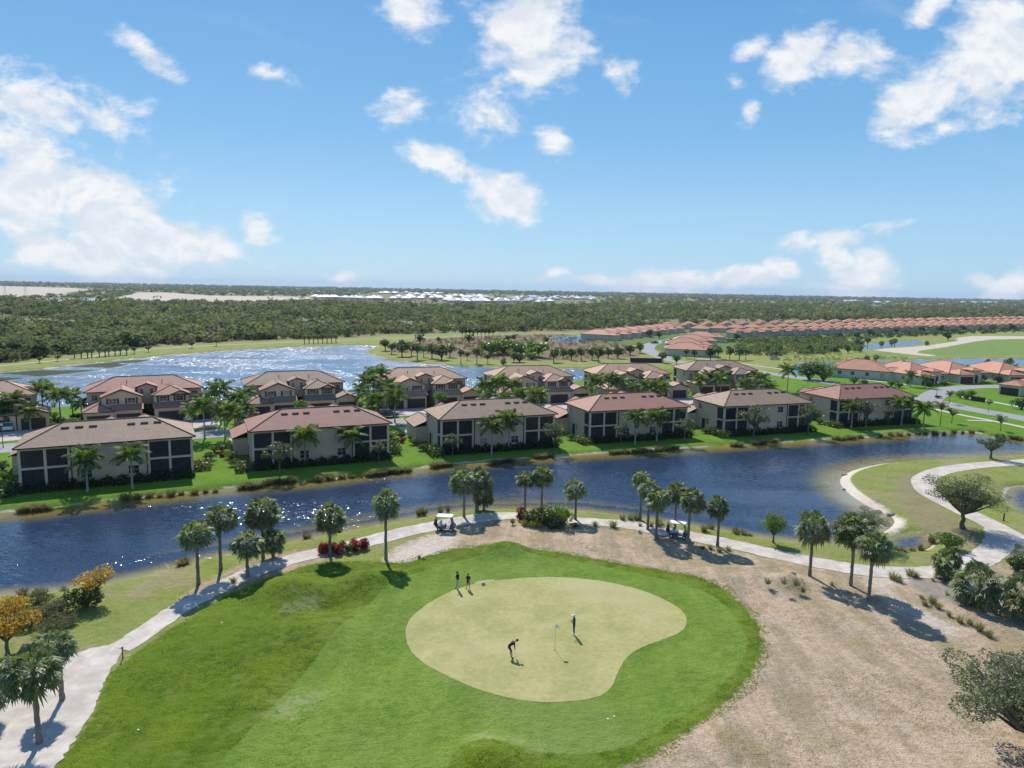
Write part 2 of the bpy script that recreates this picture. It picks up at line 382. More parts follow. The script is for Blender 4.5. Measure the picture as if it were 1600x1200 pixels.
dirtP = region('dirt', [(590, 884), (610, 862), (640, 846), (690, 829), (760, 815), (800, 812), (860, 812), (950, 820), (1020, 834), (1100, 852), (1200, 872), (1300, 890), (1380, 900), (1430, 890), (1500, 884), (1600, 880), (1800, 930), (1900, 1400), (800, 1400), (800, 1000), (620, 900)])
region('dirt2', [(270, 938), (330, 905), (400, 872), (450, 862), (500, 856), (560, 846), (575, 852), (520, 872), (460, 890), (400, 908), (340, 930), (290, 958)])
region('sand', [(600, 878), (625, 852), (690, 832), (720, 840), (700, 862), (660, 874), (620, 884)])
region('sand2', [(1340, 890), (1400, 890), (1440, 900), (1420, 915), (1385, 915), (1400, 935), (1450, 960), (1510, 990), (1480, 995), (1420, 965), (1375, 930)])
region('mulch', [(1420, 900), (1470, 890), (1560, 900), (1600, 930), (1540, 960), (1460, 940), (1425, 918)])
roughP = region('rough', [(60, 1240), (90, 1196), (143, 1126), (160, 1077), (176, 1048), (200, 1030), (248, 998), (292, 968), (336, 940), (382, 920), (440, 898), (462, 889), (500, 878), (560, 876), (610, 880), (640, 878), (690, 862), (750, 856), (800, 855), (830, 859), (870, 862), (960, 880),
  (1060, 894), (1130, 918), (1165, 950), (1185, 975), (1193, 1010), (1175, 1060), (1140, 1095), (1100, 1130), (1050, 1165), (960, 1205), (900, 1260), (100, 1400)])
region('fairway', [(325, 1210), (420, 1110), (470, 1060), (510, 1010), (560, 955), (625, 905), (680, 885), (760, 867), (820, 865), (870, 872), (960, 888), (1080, 915), (1130, 940), (1160, 975), (1170, 1010), (1150, 1050), (1090, 1105), (1000, 1160), (930, 1180), (800, 1175), (740, 1165), (700, 1190), (680, 1300), (200, 1400)])
region('wear1', [(430, 1095), (470, 1070), (520, 1075), (500, 1110), (440, 1135), (400, 1120)])
region('wear2', [(700, 1160), (740, 1140), (800, 1150), (870, 1160), (860, 1175), (790, 1180), (720, 1175)])
region('wear3', [(440, 945), (490, 925), (520, 930), (480, 960), (430, 965)])
region('wearg', [(738, 912), (752, 907), (776, 905), (772, 913), (750, 916)])
region('penin', [(1395, 770), (1405, 745), (1425, 735), (1440, 760), (1455, 790), (1510, 820), (1545, 842), (1545, 860), (1490, 850), (1440, 828), (1410, 800)])
region('beach', [(1300, 760), (1318, 735), (1380, 722), (1400, 727), (1340, 745), (1335, 760), (1390, 797), (1420, 815), (1400, 832), (1370, 825), (1330, 790)])
region('golf', [(1330, 556), (1400, 548), (1440, 543), (1520, 532), (1700, 528), (1900, 530), (1900, 548), (1700, 553), (1560, 556), (1440, 556)])
region('sandfar', [(1360, 546), (1440, 541), (1470, 537), (1500, 532), (1490, 528), (1530, 524), (1760, 528), (1760, 530), (1560, 529), (1520, 534), (1480, 542), (1420, 550), (1470, 556), (1450, 557), (1380, 549)])
region('devsand', [(-200, 445), (0, 447), (120, 450), (150, 453), (100, 461), (40, 464), (-200, 462)], sm=0)
region('devsand2', [(180, 466), (215, 457), (260, 457), (330, 462), (520, 464), (560, 468), (400, 472), (300, 471), (240, 473)], sm=0)
region('orangeblk', [(930, 536), (1000, 518), (1100, 512), (1333, 504), (1610, 499), (1625, 512), (1500, 520), (1340, 530), (1180, 534), (1140, 548), (1110, 560), (1050, 556), (1010, 540)], sm=0)
REG['water'] = np.clip(PD, -12, 12)

def nodes_ground():
    m, t, pb = newmat('ground')
    co = t.node('ShaderNodeTexCoord').outputs['Object']
    n1 = t.noise(co, .035, 5, .6); n2 = t.noise(co, .25, 5, .65); n3 = t.noise(co, 1.6, 5, .7); n4 = t.noise(co, 9., 3, .7)
    def var(c1, c2, a=.45, b=.35, cc=.35, lo=.42, hi=.68):
        f = t.math('ADD', t.math('ADD', t.math('MULTIPLY', n2, a), t.math('MULTIPLY', n3, b)), t.math('MULTIPLY', n4, cc))
        return t.mix(t.smooth(f, lo, hi), c1, c2)
    def mask(name, w=.3, amp=1., n=n3, off=0.):
        v = t.math('ADD', t.attr(name), t.math('MULTIPLY', t.math('SUBTRACT', n, .5), amp))
        return t.smooth(v, off-w, off+w)
    def lay(c, name, c1, c2, w=.3, amp=1., n=n3, off=0., k=1., **kw):
        f = mask(name, w, amp, n, off)
        if k != 1.: f = t.math('MULTIPLY', f, k)
        return t.mix(f, c, var(c1, c2, **kw))
    c = var((.11, .18, .022), (.27, .28, .085), .5, .5, .7, .55, 1.05)
    c = t.mix(t.math('MULTIPLY', t.smooth(t.noise(co, .13, 5, .65), .5, .62), .75), c, var((.20, .18, .08), (.34, .28, .16), .5, .5, .6, .5, 1.))
    c = lay(c, 'lawn', (.075, .165, .012), (.135, .235, .022), .5, 1.5, off=.6)
    c = lay(c, 'scrub', (.12, .095, .055), (.24, .17, .11), 2., 8., n2)
    c = lay(c, 'golf', (.10, .20, .035), (.20, .25, .08), 2., 8., n2)
    c = lay(c, 'sandfar', (.42, .36, .28), (.55, .48, .38), .6, 2., n2)
    c = lay(c, 'forest', (.11, .12, .05), (.25, .22, .12), 2., 8., n2)
    c = lay(c, 'orangeblk', (.06, .12, .025), (.14, .18, .06), 2., 4., n2)
    c = lay(c, 'devsand', (.40, .34, .27), (.55, .48, .40), 6., 22., n1, k=.9)
    c = lay(c, 'devsand2', (.40, .34, .27), (.55, .48, .40), 6., 22., n1, k=.9)
    c = lay(c, 'penin', (.20, .185, .085), (.27, .23, .13), .8, 5., n2)
    # dormant turf and bare soil
    dirt = var((.33, .235, .145), (.54, .405, .285), .5, .5, .7, .58, 1.02)
    streak = t.noise(t.mapv(co, (.5, .12, 1), (0, 0, R(-8))), .8, 4, .6)
    dirt = t.mix(t.smooth(streak, .42, .62), dirt, var((.27, .215, .13), (.38, .305, .20), .4, .4, .6, .5, .9))
    dirt = t.mix(t.math('MULTIPLY', t.smooth(n2, .56, .72), .55), dirt, (.17, .155, .06, 1))
    dirt = t.mix(t.math('MULTIPLY', t.smooth(t.noise(co, .11, 4, .6), .55, .7), .6), dirt, (.50, .40, .31, 1))
    dirt = t.mix(t.math('MULTIPLY', t.smooth(t.noise(co, .6, 6, .75), .5, .62), .55), dirt, (.24, .195, .11, 1))
    for rz_, k_ in ((-4, .24), (-38, .16)):
        tk = t.noise(t.mapv(co, (1.5, .13, 1), (0, 0, R(rz_))), 1.1, 5, .65, 2.2)
        dirt = t.mix(t.math('MULTIPLY', t.smooth(tk, .52, .62), k_), dirt, (.23, .185, .115, 1))
        dirt = t.mix(t.math('MULTIPLY', t.smooth(tk, .47, .38), k_*.7), dirt, (.50, .41, .30, 1))
    dirt = t.mix(t.math('MULTIPLY', t.smooth(t.noise(co, .18, 5, .65), .53, .66), .6), dirt, (.29, .225, .105, 1))
    speck = t.smooth(t.noise(co, 5., 3, .85), .56, .68)
    dirt = t.mix(t.math('MULTIPLY', speck, .55), dirt, (.15, .13, .065, 1))
    c = t.mix(mask('dirt', .5, 2.2), c, dirt)
    c = t.mix(mask('dirt2', .5, 2.2), c, dirt)
    c = lay(c, 'sand', (.46, .39, .32), (.62, .54, .45), 1., 3., k=.9)
    c = lay(c, 'sand2', (.44, .37, .30), (.58, .50, .41), .8, 2.5, k=.85)
    c = lay(c, 'mulch', (.20, .18, .155), (.32, .28, .24), .5, 2.)
    # shore: pale sand and dark wet edge
    w = t.attr('water')
    wv = t.math('ADD', w, t.math('MULTIPLY', t.math('SUBTRACT', n2, .5), 1.6))
    band = t.math('MULTIPLY', t.smooth(wv, -.55, -.15), t.smooth(t.noise(co, .16, 3), .44, .52))
    c = t.mix(t.math('MULTIPLY', band, .85), c, var((.42, .36, .28), (.60, .53, .43)))
    beach = t.math('MULTIPLY', mask('beach', .6, 1.2), t.smooth(w, -1.6, -1.2))
    c = t.mix(beach, c, var((.50, .43, .34), (.66, .58, .48)))
    c = t.mix(t.smooth(w, 0., .4), c, (.10, .085, .03, 1))
    # maintained turf
    rough = var((.018, .056, .002), (.140, .200, .012), .6, .6, 1.1, .84, 1.34)
    rough = t.mix(t.math('MULTIPLY', t.smooth(t.noise(co, .45, 6, .7, .6), .5, .66), .6), rough, (.175, .20, .04, 1))
    rough = t.mix(t.math('MULTIPLY', t.smooth(t.noise(co, .07, 3), .5, .62), .35), rough, (.075, .145, .006, 1))
    rough = t.mix(t.math('MULTIPLY', t.smooth(t.noise(co, 4.5, 3, .8), .6, .7), .5), rough, (.17, .205, .06, 1))
    c = t.mix(mask('rough', .22, 1.9, t.noise(co, 1.1, 6, .75)), c, rough)
    fw = var((.070, .140, .010), (.190, .270, .045), .6, .55, 1.0, .76, 1.26)
    mow = t.noise(t.mapv(co, (.5, .05, 1), (0, 0, R(28))), 1.2, 3, .5)
    fw = t.mix(t.math('MULTIPLY', t.smooth(mow, .42, .6), .25), fw, (.085, .165, .018, 1))
    fw = t.mix(t.math('MULTIPLY', t.smooth(n1, .48, .6), .4), fw, (.195, .25, .075, 1))
    fr = t.math('MULTIPLY', t.math('MULTIPLY', t.smooth(t.attr('fairway'), -2.2, -.1), t.smooth(t.noise(co, .5, 5, .7), .42, .6)), .35)
    c = t.mix(t.math('MULTIPLY', fr, mask('rough', .3, .5)), c, (.17, .22, .05, 1))
    c = t.mix(mask('fairway', .14, .35), c, fw)
    for nm in ('wear1', 'wear2', 'wear3'):
        c = t.mix(t.math('MULTIPLY', t.smooth(t.math('ADD', t.attr(nm), t.math('MULTIPLY', t.math('SUBTRACT', t.noise(co, 1.2, 6, .8), .55), 9.)), -.6, 1.2), .42), c, (.33, .32, .17, 1))
    c = t.mix(t.math('MULTIPLY', mask('wearg', .15, .4), .8), c, (.36, .50, .30, 1))
    t.put(pb, 'Base Color', c); t.put(pb, 'Roughness', .95); t.put(pb, 'Specular IOR Level', .1)
    h = t.math('ADD', t.math('MULTIPLY', n4, .4), n3)
    bump(t, pb, h, 1., .22)
    return m
terrain = qmesh('ground', np.stack([fx, fy, GZ], 1), QA, nodes_ground(), attrs=REG, smooth=True)
tag(terrain, kind='structure')

# ------------------------------------------------------------------ water
def water_mat(name, amp=1., deep=(.020, .036, .070), rough=.09, sc=1.):
    m, t, pb = newmat(name)
    co = t.node('ShaderNodeTexCoord').outputs['Object']
    d = t.attr('depth'); n = t.noise(co, .5, 4, .6)
    dv = t.math('ADD', d, t.math('MULTIPLY', t.math('SUBTRACT', n, .5), 1.5))
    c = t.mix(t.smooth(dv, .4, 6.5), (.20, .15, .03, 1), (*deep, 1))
    c = t.mix(t.math('MULTIPLY', t.attr('sandy'), t.smooth(dv, 4.2, .0)), c, (.26, .245, .17, 1))
    c = t.mix(t.attr('weed'), c, (.035, .05, .022, 1))
    t.put(pb, 'Base Color', c); t.put(pb, 'Roughness', t.math('MULTIPLY_ADD', t.attr('weed'), .6, rough)); t.put(pb, 'IOR', 1.33); t.put(pb, 'Specular IOR Level', t.math('MULTIPLY_ADD', t.attr('weed'), -.4, .5))
    w1 = t.noise(t.mapv(co, (1.1*sc, 3.4*sc, 1), (0, 0, R(30))), 1., 3, .55, .4)
    w2 = t.noise(t.mapv(co, (1., 1.6, 1), (0, 0, R(-20))), 5.5*sc, 3, .6)
    w3 = t.noise(co, .06, 2)
    def ncol(vec, sc_, det):
        q = t.node('ShaderNodeTexNoise'); t.put(q, 'Vector', vec); t.put(q, 'Scale', sc_); t.put(q, 'Detail', det); t.put(q, 'Roughness', .6)
        return t.vmath('SUBTRACT', q.outputs['Color'], (.5, .5, .5))
    a1 = ncol(t.mapv(co, (.9*sc, 2.6*sc, 1), (0, 0, R(30))), 1., 2.)
    a2 = ncol(t.mapv(co, (1., 1.5, 1), (0, 0, R(-20))), 4.5*sc, 2.)
    k_ = t.math('MULTIPLY_ADD', t.smooth(t.noise(t.mapv(co, (.5, 1.6, 1), (0, 0, R(25))), .055, 4, .55), .36, .62), .85, .4)
    sm = t.vmath('ADD', t.vmath('MULTIPLY', a1, (.55*amp,)*2+(0,)), t.vmath('MULTIPLY', a2, (.75*amp,)*2+(0,)))
    sc2 = t.node('ShaderNodeVectorMath', operation='SCALE'); t.l.new(sm, sc2.inputs[0]); t.l.new(k_, sc2.inputs['Scale'])
    nn = t.vmath('NORMALIZE', t.vmath('ADD', sc2.outputs[0], (0, 0, 1)))
    t.l.new(nn, pb.inputs['Normal'])
    return m
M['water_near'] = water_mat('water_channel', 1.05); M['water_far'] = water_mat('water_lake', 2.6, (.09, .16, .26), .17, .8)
weedp = PP([(-200, 600), (0, 582), (60, 577), (130, 569), (200, 562), (250, 558), (240, 564), (170, 578), (120, 584), (60, 590), (0, 598), (-200, 615)], WZ)
sandyp = PP([(1200, 760), (1318, 725), (1400, 715), (1420, 830), (1400, 850), (1250, 850)], WZ)
nearp = PP([(-300, 1000), (-300, 940), (300, 860), (700, 790), (900, 785), (1300, 830), (1400, 860), (700, 860), (0, 1000)], WZ)
wn = ['pond_channel', 'pond_lake', 'pond', 'pond', 'pond', 'pond', 'pond', 'pond']
for k, poly in enumerate(PONDS):
    d = sdf(fx, fy, poly); ok = d[QA].max(1) > -.9
    if not ok.any(): continue
    q = QA[ok]; u, inv = np.unique(q, return_inverse=True); q2 = inv.reshape(q.shape)
    X, Y = fx[u], fy[u]
    weed = np.clip(sdf(X, Y, weedp)/3, 0, 1)*(1 if k == 1 else 0)
    weed = weed*(np.array([math.sin(a*.13+math.sin(b*.21)*2)+math.sin(b*.35) for a, b in zip(X, Y)]) > -.7)
    sandy = np.clip(np.maximum(sdf(X, Y, sandyp)/6, .55*np.clip(sdf(X, Y, nearp)/5, 0, 1)), 0, 1) if k == 0 else np.zeros(len(u))
    dep = d[u]*(np.where((sdf(X, Y, nearp) > 0), 2.2, 1.) if k == 0 else 2.5 if k == 1 else 3)
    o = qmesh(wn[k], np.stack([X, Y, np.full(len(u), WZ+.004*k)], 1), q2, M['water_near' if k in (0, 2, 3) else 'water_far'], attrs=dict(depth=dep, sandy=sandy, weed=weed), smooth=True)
    tag(o, kind='structure')

# ------------------------------------------------------------------ putting green, paths, roads
def jitter_poly(poly, step=.5, amp=.07):
    out = []
    for i in range(len(poly)):
        a, b = Vector(poly[i]), Vector(poly[(i+1) % len(poly)]); n = max(1, int((b-a).length/step))
        for k in range(n):
            p = a.lerp(b, k/n); out.append((p.x+rnd.uniform(-amp, amp), p.y+rnd.uniform(-amp, amp)))
    return out
greenp = smoothpoly(PP([(632, 985), (640, 965), (665, 945), (700, 925), (740, 912), (790, 905), (850, 901), (900, 903), (950, 909), (1000, 921), (1040, 937), (1068, 955), (1075, 972), (1066, 988), (1035, 1000), (1000, 1012),
   (980, 1026), (966, 1048), (958, 1072), (942, 1087), (910, 1095), (860, 1098), (810, 1094), (760, 1083), (710, 1063), (665, 1037), (640, 1012)]), 2)
def sheet(name, poly, mat, dz=.02, rings=10, follow=True):
    cx = sum(p[0] for p in poly)/len(poly); cy = sum(p[1] for p in poly)/len(poly); n = len(poly)
    X = []; Y = []
    for k in range(rings+1):
        s = k/rings
        for p in poly: X.append(cx+(p[0]-cx)*s); Y.append(cy+(p[1]-cy)*s)
    X = np.array(X); Y = np.array(Y); Z = ground_h(X, Y, pond_d(X, Y))+dz
    Q = [(k*n+i, k*n+(i+1) % n, (k+1)*n+(i+1) % n, (k+1)*n+i) for k in range(rings) for i in range(n)]
    return tag(qmesh(name, np.stack([X, Y, Z], 1), Q, mat, smooth=True), kind='structure')
m, t, pb = newmat('putting_green'); co = t.node('ShaderNodeTexCoord').outputs['Object']
n2 = t.noise(co, .3, 5, .6); n3 = t.noise(co, 2.2, 5, .65); n1 = t.noise(co, .09, 3, .5)
f = t.smooth(t.math('ADD', t.math('ADD', t.math('MULTIPLY', n2, .6), t.math('MULTIPLY', n3, .5)), t.math('MULTIPLY', t.noise(co, 14., 3, .7), .35)), .55, .9)
c = t.mix(f, (.265, .265, .092, 1), (.385, .35, .16, 1)); c = t.mix(t.math('MULTIPLY', t.smooth(n1, .5, .65), .5), c, (.39, .345, .19, 1))
t.put(pb, 'Base Color', c); t.put(pb, 'Roughness', .95); t.put(pb, 'Specular IOR Level', .1); bump(t, pb, n3, .2, .03); M['green'] = m
m, t, pb = newmat('green_collar'); co = t.node('ShaderNodeTexCoord').outputs['Object']
n3 = t.noise(co, 1.5, 5, .65); c = t.mix(t.smooth(n3, .35, .65), (.12, .24, .05, 1), (.17, .30, .08, 1))
t.put(pb, 'Base Color', c); t.put(pb, 'Roughness', .95); t.put(pb, 'Specular IOR Level', .1); bump(t, pb, n3, .3, .05); M['collar'] = m
sheet('putting_green', jitter_poly(greenp, .25, .03), M['green'], .014, 26)
def strip(name, pts, width, mat, dz=.03, px=True, step=1., amp=.06, kind='structure', across=4):
    W = [(*P(p[0], p[1]), (p[2] if len(p) > 2 else width)) for p in pts] if px else [(p[0], p[1], p[2] if len(p) > 2 else width) for p in pts]
    C = []
    for i in range(len(W)-1):                      # Catmull-Rom
        p0, p1, p2, p3 = [Vector(W[min(max(j, 0), len(W)-1)]) for j in (i-1, i, i+1, i+2)]
        n = max(2, int((p2-p1).length/step))
        for k in range(n):
            s = k/n; C.append(.5*((2*p1)+(p2-p0)*s+(2*p0-5*p1+4*p2-p3)*s*s+(3*p1-p0-3*p2+p3)*s**3))
    C.append(Vector(W[-1])); X = []; Y = []
    for i, c in enumerate(C):
        d = C[min(i+1, len(C)-1)]-C[max(i-1, 0)]; nrm = Vector((-d.y, d.x)).normalized()
        for k in range(across+1):
            o = (k/across-.5)*c.z; j = rnd.uniform(-amp, amp) if k in (0, across) else 0
            X.append(c.x+nrm.x*(o+j)); Y.append(c.y+nrm.y*(o+j))
    X = np.array(X); Y = np.array(Y); Z = ground_h(X, Y, pond_d(X, Y))+dz; a = across+1
    Q = [(i*a+k, i*a+k+1, (i+1)*a+k+1, (i+1)*a+k) for i in range(len(C)-1) for k in range(across)]
    o = qmesh(name, np.stack([X, Y, Z], 1), Q, mat, smooth=True)
    return tag(o, kind=kind), C
m, t, pb = newmat('cart_path'); co = t.node('ShaderNodeTexCoord').outputs['Object']
n2 = t.noise(co, .5, 5, .65); n3 = t.noise(co, 5., 4, .7); tr_ = t.noise(t.mapv(co, (1.2, .2, 1), (0, 0, R(-40))), 1.5, 3)
c = t.mix(t.smooth(n2, .35, .68), (.42, .37, .32, 1), (.60, .54, .475, 1)); c = t.mix(t.math('MULTIPLY', t.smooth(tr_, .5, .62), .3), c, (.42, .36, .29, 1))
c = t.mix(t.math('MULTIPLY', n3, .25), c, (.35, .31, .26, 1)); t.put(pb, 'Base Color', c); t.put(pb, 'Roughness', .95); t.put(pb, 'Specular IOR Level', .1); bump(t, pb, n3, .3, .03); M['path'] = m
strip('cart_path', [(186, 1014, 2.3), (210, 1000, 2.3), (278, 953, 2.2), (330, 925, 2.4), (385, 899, 2.6), (430, 882, 2.6), (480, 868, 2.6), (535, 856, 2.8), (575, 846, 3), (635, 831, 3), (700, 818, 3.2), (760, 808, 3), (800, 806, 2.8), (850, 809, 2.8),
   (900, 813, 2.4), (950, 817, 2.6), (990, 821, 3.), (1040, 831, 3.2), (1100, 842, 3.2), (1160, 854, 3.), (1206, 865, 3.), (1280, 880, 3.), (1350, 891, 3.2), (1420, 895, 3), (1480, 892, 3), (1520, 880, 3), (1550, 862, 3), (1562, 845, 3), (1560, 828, 3)], 2.6, M['path'], .03, amp=.10, step=.6)
strip('cart_path', [(1800, 705), (1700, 712), (1600, 722), (1530, 727), (1475, 735), (1447, 746), (1443, 757), (1455, 772), (1500, 796), (1540, 815), (1580, 836), (1640, 862), (1720, 890)], 3.2, M['path'], .034, amp=.05)
def flat_poly(name, poly, mat, dz):
    tri = tessellate_polygon([[Vector((x, y, 0)) for x, y in poly]]); mb = MB(); mb.add([(x, y, dz) for x, y in poly], [tuple(q) for q in tri]); o = mb.build(name, mat)
    for p in o.data.polygons:
        if p.normal.z < 0: p.flip()
    return tag(o, kind='structure')
flat_poly('sandy_path', jitter_poly(smoothpoly(PP([(-260, 1200), (-60, 1085), (0, 1066), (60, 1042), (120, 1020), (165, 1008), (200, 1012), (192, 1026), (173, 1045), (157, 1077), (140, 1126), (90, 1194), (30, 1290), (-300, 1500)]), 1), .3, .12), M['path'], .038)
strip('street', [(-130, 95), (-96, 110), (-68, 124), (-41, 137.4), (-13.2, 149.4), (13.6, 159.2), (41, 168.5), (68.6, 180), (90, 192), (104, 200)], 7.5, M['asphalt'], .03, px=False, amp=.02)
strip('road', [(1900, 715), (1750, 684), (1600, 654), (1520, 640), (1450, 625), (1380, 611), (1290, 597), (1200, 583), (1150, 575), (1090, 569), (1050, 563), (1022, 553), (1012, 545), (1020, 537), (1050, 531)], 7., M['asphalt'], .034, amp=.02)
strip('road', [(1450, 625), (1470, 612), (1500, 606), (1560, 604), (1700, 606)], 6.5, M['asphalt'], .038, amp=.02)
strip('sidewalk', [(1900, 692), (1750, 664), (1600, 637), (1530, 624), (1500, 619)], 1.5, M['concrete'], .03, amp=.02)
strip('sidewalk', [(1900, 740), (1750, 706), (1600, 668), (1500, 648), (1440, 635)], 1.4, M['concrete'], .03, amp=.02)
strip('sidewalk', [(1430, 603), (1340, 592), (1290, 586), (1200, 574), (1150, 567), (1090, 560)], 1.5, M['concrete'], .03, amp=.02)
strip('levee_track', [(-200, 590), (0, 572), (60, 566), (130, 559), (200, 549), (330, 540), (533, 532), (640, 528), (760, 524), (930, 520)], 3., plain('levee_sand', (.33, .28, .19), .9, .2, .2), .03, step=4, amp=.3)

# ------------------------------------------------------------------ houses
def roof_solid(mb, top, base, th=.16):
    """top: list of faces as vertex lists, base outline; closes with fascia"""
    for f in top: mb.add(f, [tuple(range(len(f)))], 0)
    n = len(base); lo = [(x, y, z-th) for x, y, z in base]
    mb.add(list(base)+lo, [(i, (i+1) % n, n+(i+1) % n, n+i) for i in range(n)], 1); mb.add(lo, [tuple(range(n))], 1)
def caps(mb, segs, r=.085):
    for a, b in segs: mb.tube([(a[0], a[1], a[2]+.02), (b[0], b[1], b[2]+.02)], r, 5, 2)
def hip(mb, x0, x1, y0, y1, z, s=.42):
    w, d = x1-x0, y1-y0; A, B, C, D = (x0, y0, z), (x1, y0, z), (x1, y1, z), (x0, y1, z)
    if w >= d: r = d/2; E, G_ = (x0+r, y0+r, z+r*s), (x1-r, y0+r, z+r*s); top = [[A, B, G_, E], [B, C, G_], [C, D, E, G_], [D, A, E]]
    else: r = w/2; E, G_ = (x0+r, y0+r, z+r*s), (x0+r, y1-r, z+r*s); top = [[A, B, E], [B, C, G_, E], [C, D, G_], [D, A, E, G_]]
    roof_solid(mb, top, [A, B, C, D]); caps(mb, [(E, G_), (A, E), (D, E if w >= d else G_), (B, G_ if w >= d else E), (C, G_)])
def gable(mb, x0, x1, y0, y1, z, s=.42):      # gable end faces -y
    r = (x1-x0)/2; A, B, C, D = (x0, y0, z), (x1, y0, z), (x1, y1, z), (x0, y1, z); E, G_ = (x0+r, y0, z+r*s), (x0+r, y1, z+r*s)
    for q in ([A, E, G_, D], [B, C, G_, E]): mb.add(q+[(x, y, zz-.16) for x, y, zz in q], [(0, 1, 2, 3), ], 0); mb.add(q+[(x, y, zz-.16) for x, y, zz in q], [(4, 5, 6, 7), (0, 1, 5, 4), (1, 2, 6, 5), (2, 3, 7, 6), (3, 0, 4, 7)], 1)
    caps(mb, [(E, G_), (A, E), (B, E)])
def window(parent, x, z, w, h, y, face=-1, axis='y', shut=False, frame='stucco_cream'):
    """on the wall plane y (axis y) or x (axis x); face = outward sign"""
    f = MB(); g = MB(); s = MB(); t_ = .09
    def bx(mb, a0, a1, z0, z1, d0, d1):
        lo, hi = sorted((y+face*d0, y+face*d1))
        mb.box(a0, a1, lo, hi, z0, z1) if axis == 'y' else mb.box(lo, hi, a0, a1, z0, z1)
    bx(f, x-w/2-t_, x+w/2+t_, z-t_*1.6, z, 0, .10); bx(f, x-w/2-t_, x+w/2+t_, z+h, z+h+t_, 0, .08)
    bx(f, x-w/2-t_, x-w/2, z, z+h, 0, .08); bx(f, x+w/2, x+w/2+t_, z, z+h, 0, .08)
    bx(g, x-w/2, x+w/2, z, z+h, -.01, .03)
    bx(s, x-.02, x+.02, z, z+h, .03, .05); bx(s, x-w/2, x+w/2, z+h*.5-.02, z+h*.5+.02, .03, .05)
    o = f.build('window', M[frame], parent); g.build('pane', M['glass'], o); s.build('glazing_bar', M['stucco_cream'], o)
    if shut:
        for sg in (-1, 1):
            q = MB(); xx = x+sg*(w/2+t_+.18); bx(q, xx-.16, xx+.16, z-.05, z+h+.05, 0, .06); q.build('shutter', M['shutter'], o)
    return o
def carriage(tile, cap):
    r0 = thing('townhouse', '', 'house')
    w = MB()
    w.box(-10.65, 10.65, .45, 7.8, 0, 5.7); w.box(-4.7, 4.7, 7.79, 10.55, 0, 5.69)
    w.box(-7.9, -.9, -4.8, .46, 0, 5.15); w.box(1.3, 7.8, -4.6, .46, 0, 5.15); w.box(-1.5, 1.8, -.9, .47, 3.0, 6.5)
    w.box(-5.9, -.88, -6.8, -4.79, 0, 2.9); w.box(1.28, 7.5, -6.6, -4.59, 0, 2.9)
    w.box(-10.9, -5.88, -7.4, -.5, 0, 2.8); w.box(7.7, 12.7, -6.4, 1.1, 0, 2.8)
    w.prism([(-7.9, 5.15), (-.9, 5.15), (-4.4, 6.55)], -4.8, -4.0); w.prism([(4.5, 5.15), (7.8, 5.15), (6.15, 5.82)], -4.75, -4.0); w.prism([(7.7, 2.8), (12.7, 2.8), (10.2, 3.8)], -6.4, -5.5)
    w.prism([(-1.5, 6.5), (1.8, 6.5), (.15, 7.1)], -.9, 0.2)
    w.build('wall', M['stucco_tan'], r0)
    for sx in (-1, 1):
        L = MB()
        for a in (10.5, 7.6, 4.85):
            L.box(min(sx*(a-.16), sx*(a+.16)), max(sx*(a-.16), sx*(a+.16)), 10.2, 10.55, 0, 5.72)
        x0, x1 = sorted((sx*4.7, sx*10.66)); L.box(x0, x1, 7.81, 10.57, 2.72, 3.0); L.box(x0, x1, 10.15, 10.56, 5.35, 5.71)
        x0, x1 = sorted((sx*10.2, sx*10.65)); L.box(x0, x1, 7.82, 10.54, 5.3, 5.7); L.box(x0, x1, 7.8, 8.1, 0, 5.69)
        L.build('lanai_frame', M['stucco_cream'], r0)
    for sx in (-1, 1):
        for (a, b) in ((4.99, 7.46), (7.74, 10.36)):
            for z0, z1 in ((.15, 2.72), (3.0, 5.35)):
                x0, x1 = sorted((sx*a, sx*b)); q = MB(); q.box(x0, x1, 10.36, 10.38, z0, z1)
                q.box((x0+x1)/2-.03, (x0+x1)/2+.03, 10.34, 10.40, z0, z1, 1); q.box(x0, x1, 10.35, 10.40, z0+.8, z0+.85, 1)
                q.build('screen_panel', [M['screen'], M['trim_dark']], r0)
        for z0, z1 in ((.15, 2.72), (3.0, 5.3)):
            q = MB(); q.box(sx*10.44-.01, sx*10.44+.01, 8.1, 10.2, z0, z1); q.build('screen_panel', M['screen'], r0)
    for x in (-2.9, 2.9):
        for z in (1.0, 4.0): window(r0, x, z, 1.3, 1.15, 10.55, 1)
    for x in (-4.62, 4.62): q = MB(); q.box(x-.06, x+.06, 10.56, 10.66, 0, 5.6); q.build('downspout', M['trim_dark'], r0)
    for sx in (-1, 1):
        window(r0, 2.4, 4.0, 1., 1.2, sx*10.65, sx, 'x'); window(r0, 5.2, 1.2, .8, 1.2, sx*10.65, sx, 'x')
        q = MB(); a, b = sorted((sx*10.64, sx*10.72)); q.box(a, b, 3.3, 4.3, 0, 2.15); q.build('door', M['door_brown'], r0)
    for x in (-6.0, -2.7): window(r0, x, 3.95, 1.35, 1.0, -4.8, -1, 'y', True)
    for x in (3.0, 6.1): window(r0, x, 3.95, 1.35, 1.0, -4.6, -1, 'y', True)
    for x in (-.75, 1.05): window(r0, x, 5.2, .5, .95, -.9, -1, 'y')
    for x in (-9.3, 9.3): window(r0, x, 4.0, 1., 1.1, .45, -1, 'y')
    for x, ww, y in ((-8.4, 4., -7.4), (-3.3, 4.2, -6.8), (4.3, 4.6, -6.6), (10.2, 3.9, -6.4)):
        q = MB(); q.box(x-ww/2, x+ww/2, y-.05, y+.01, .02, 2.15)
        for k in range(1, 4): q.box(x-ww/2, x+ww/2, y-.065, y-.05, .5*k+.02, .5*k+.06)
        q.build('garage_door', M['door_brown'], r0)
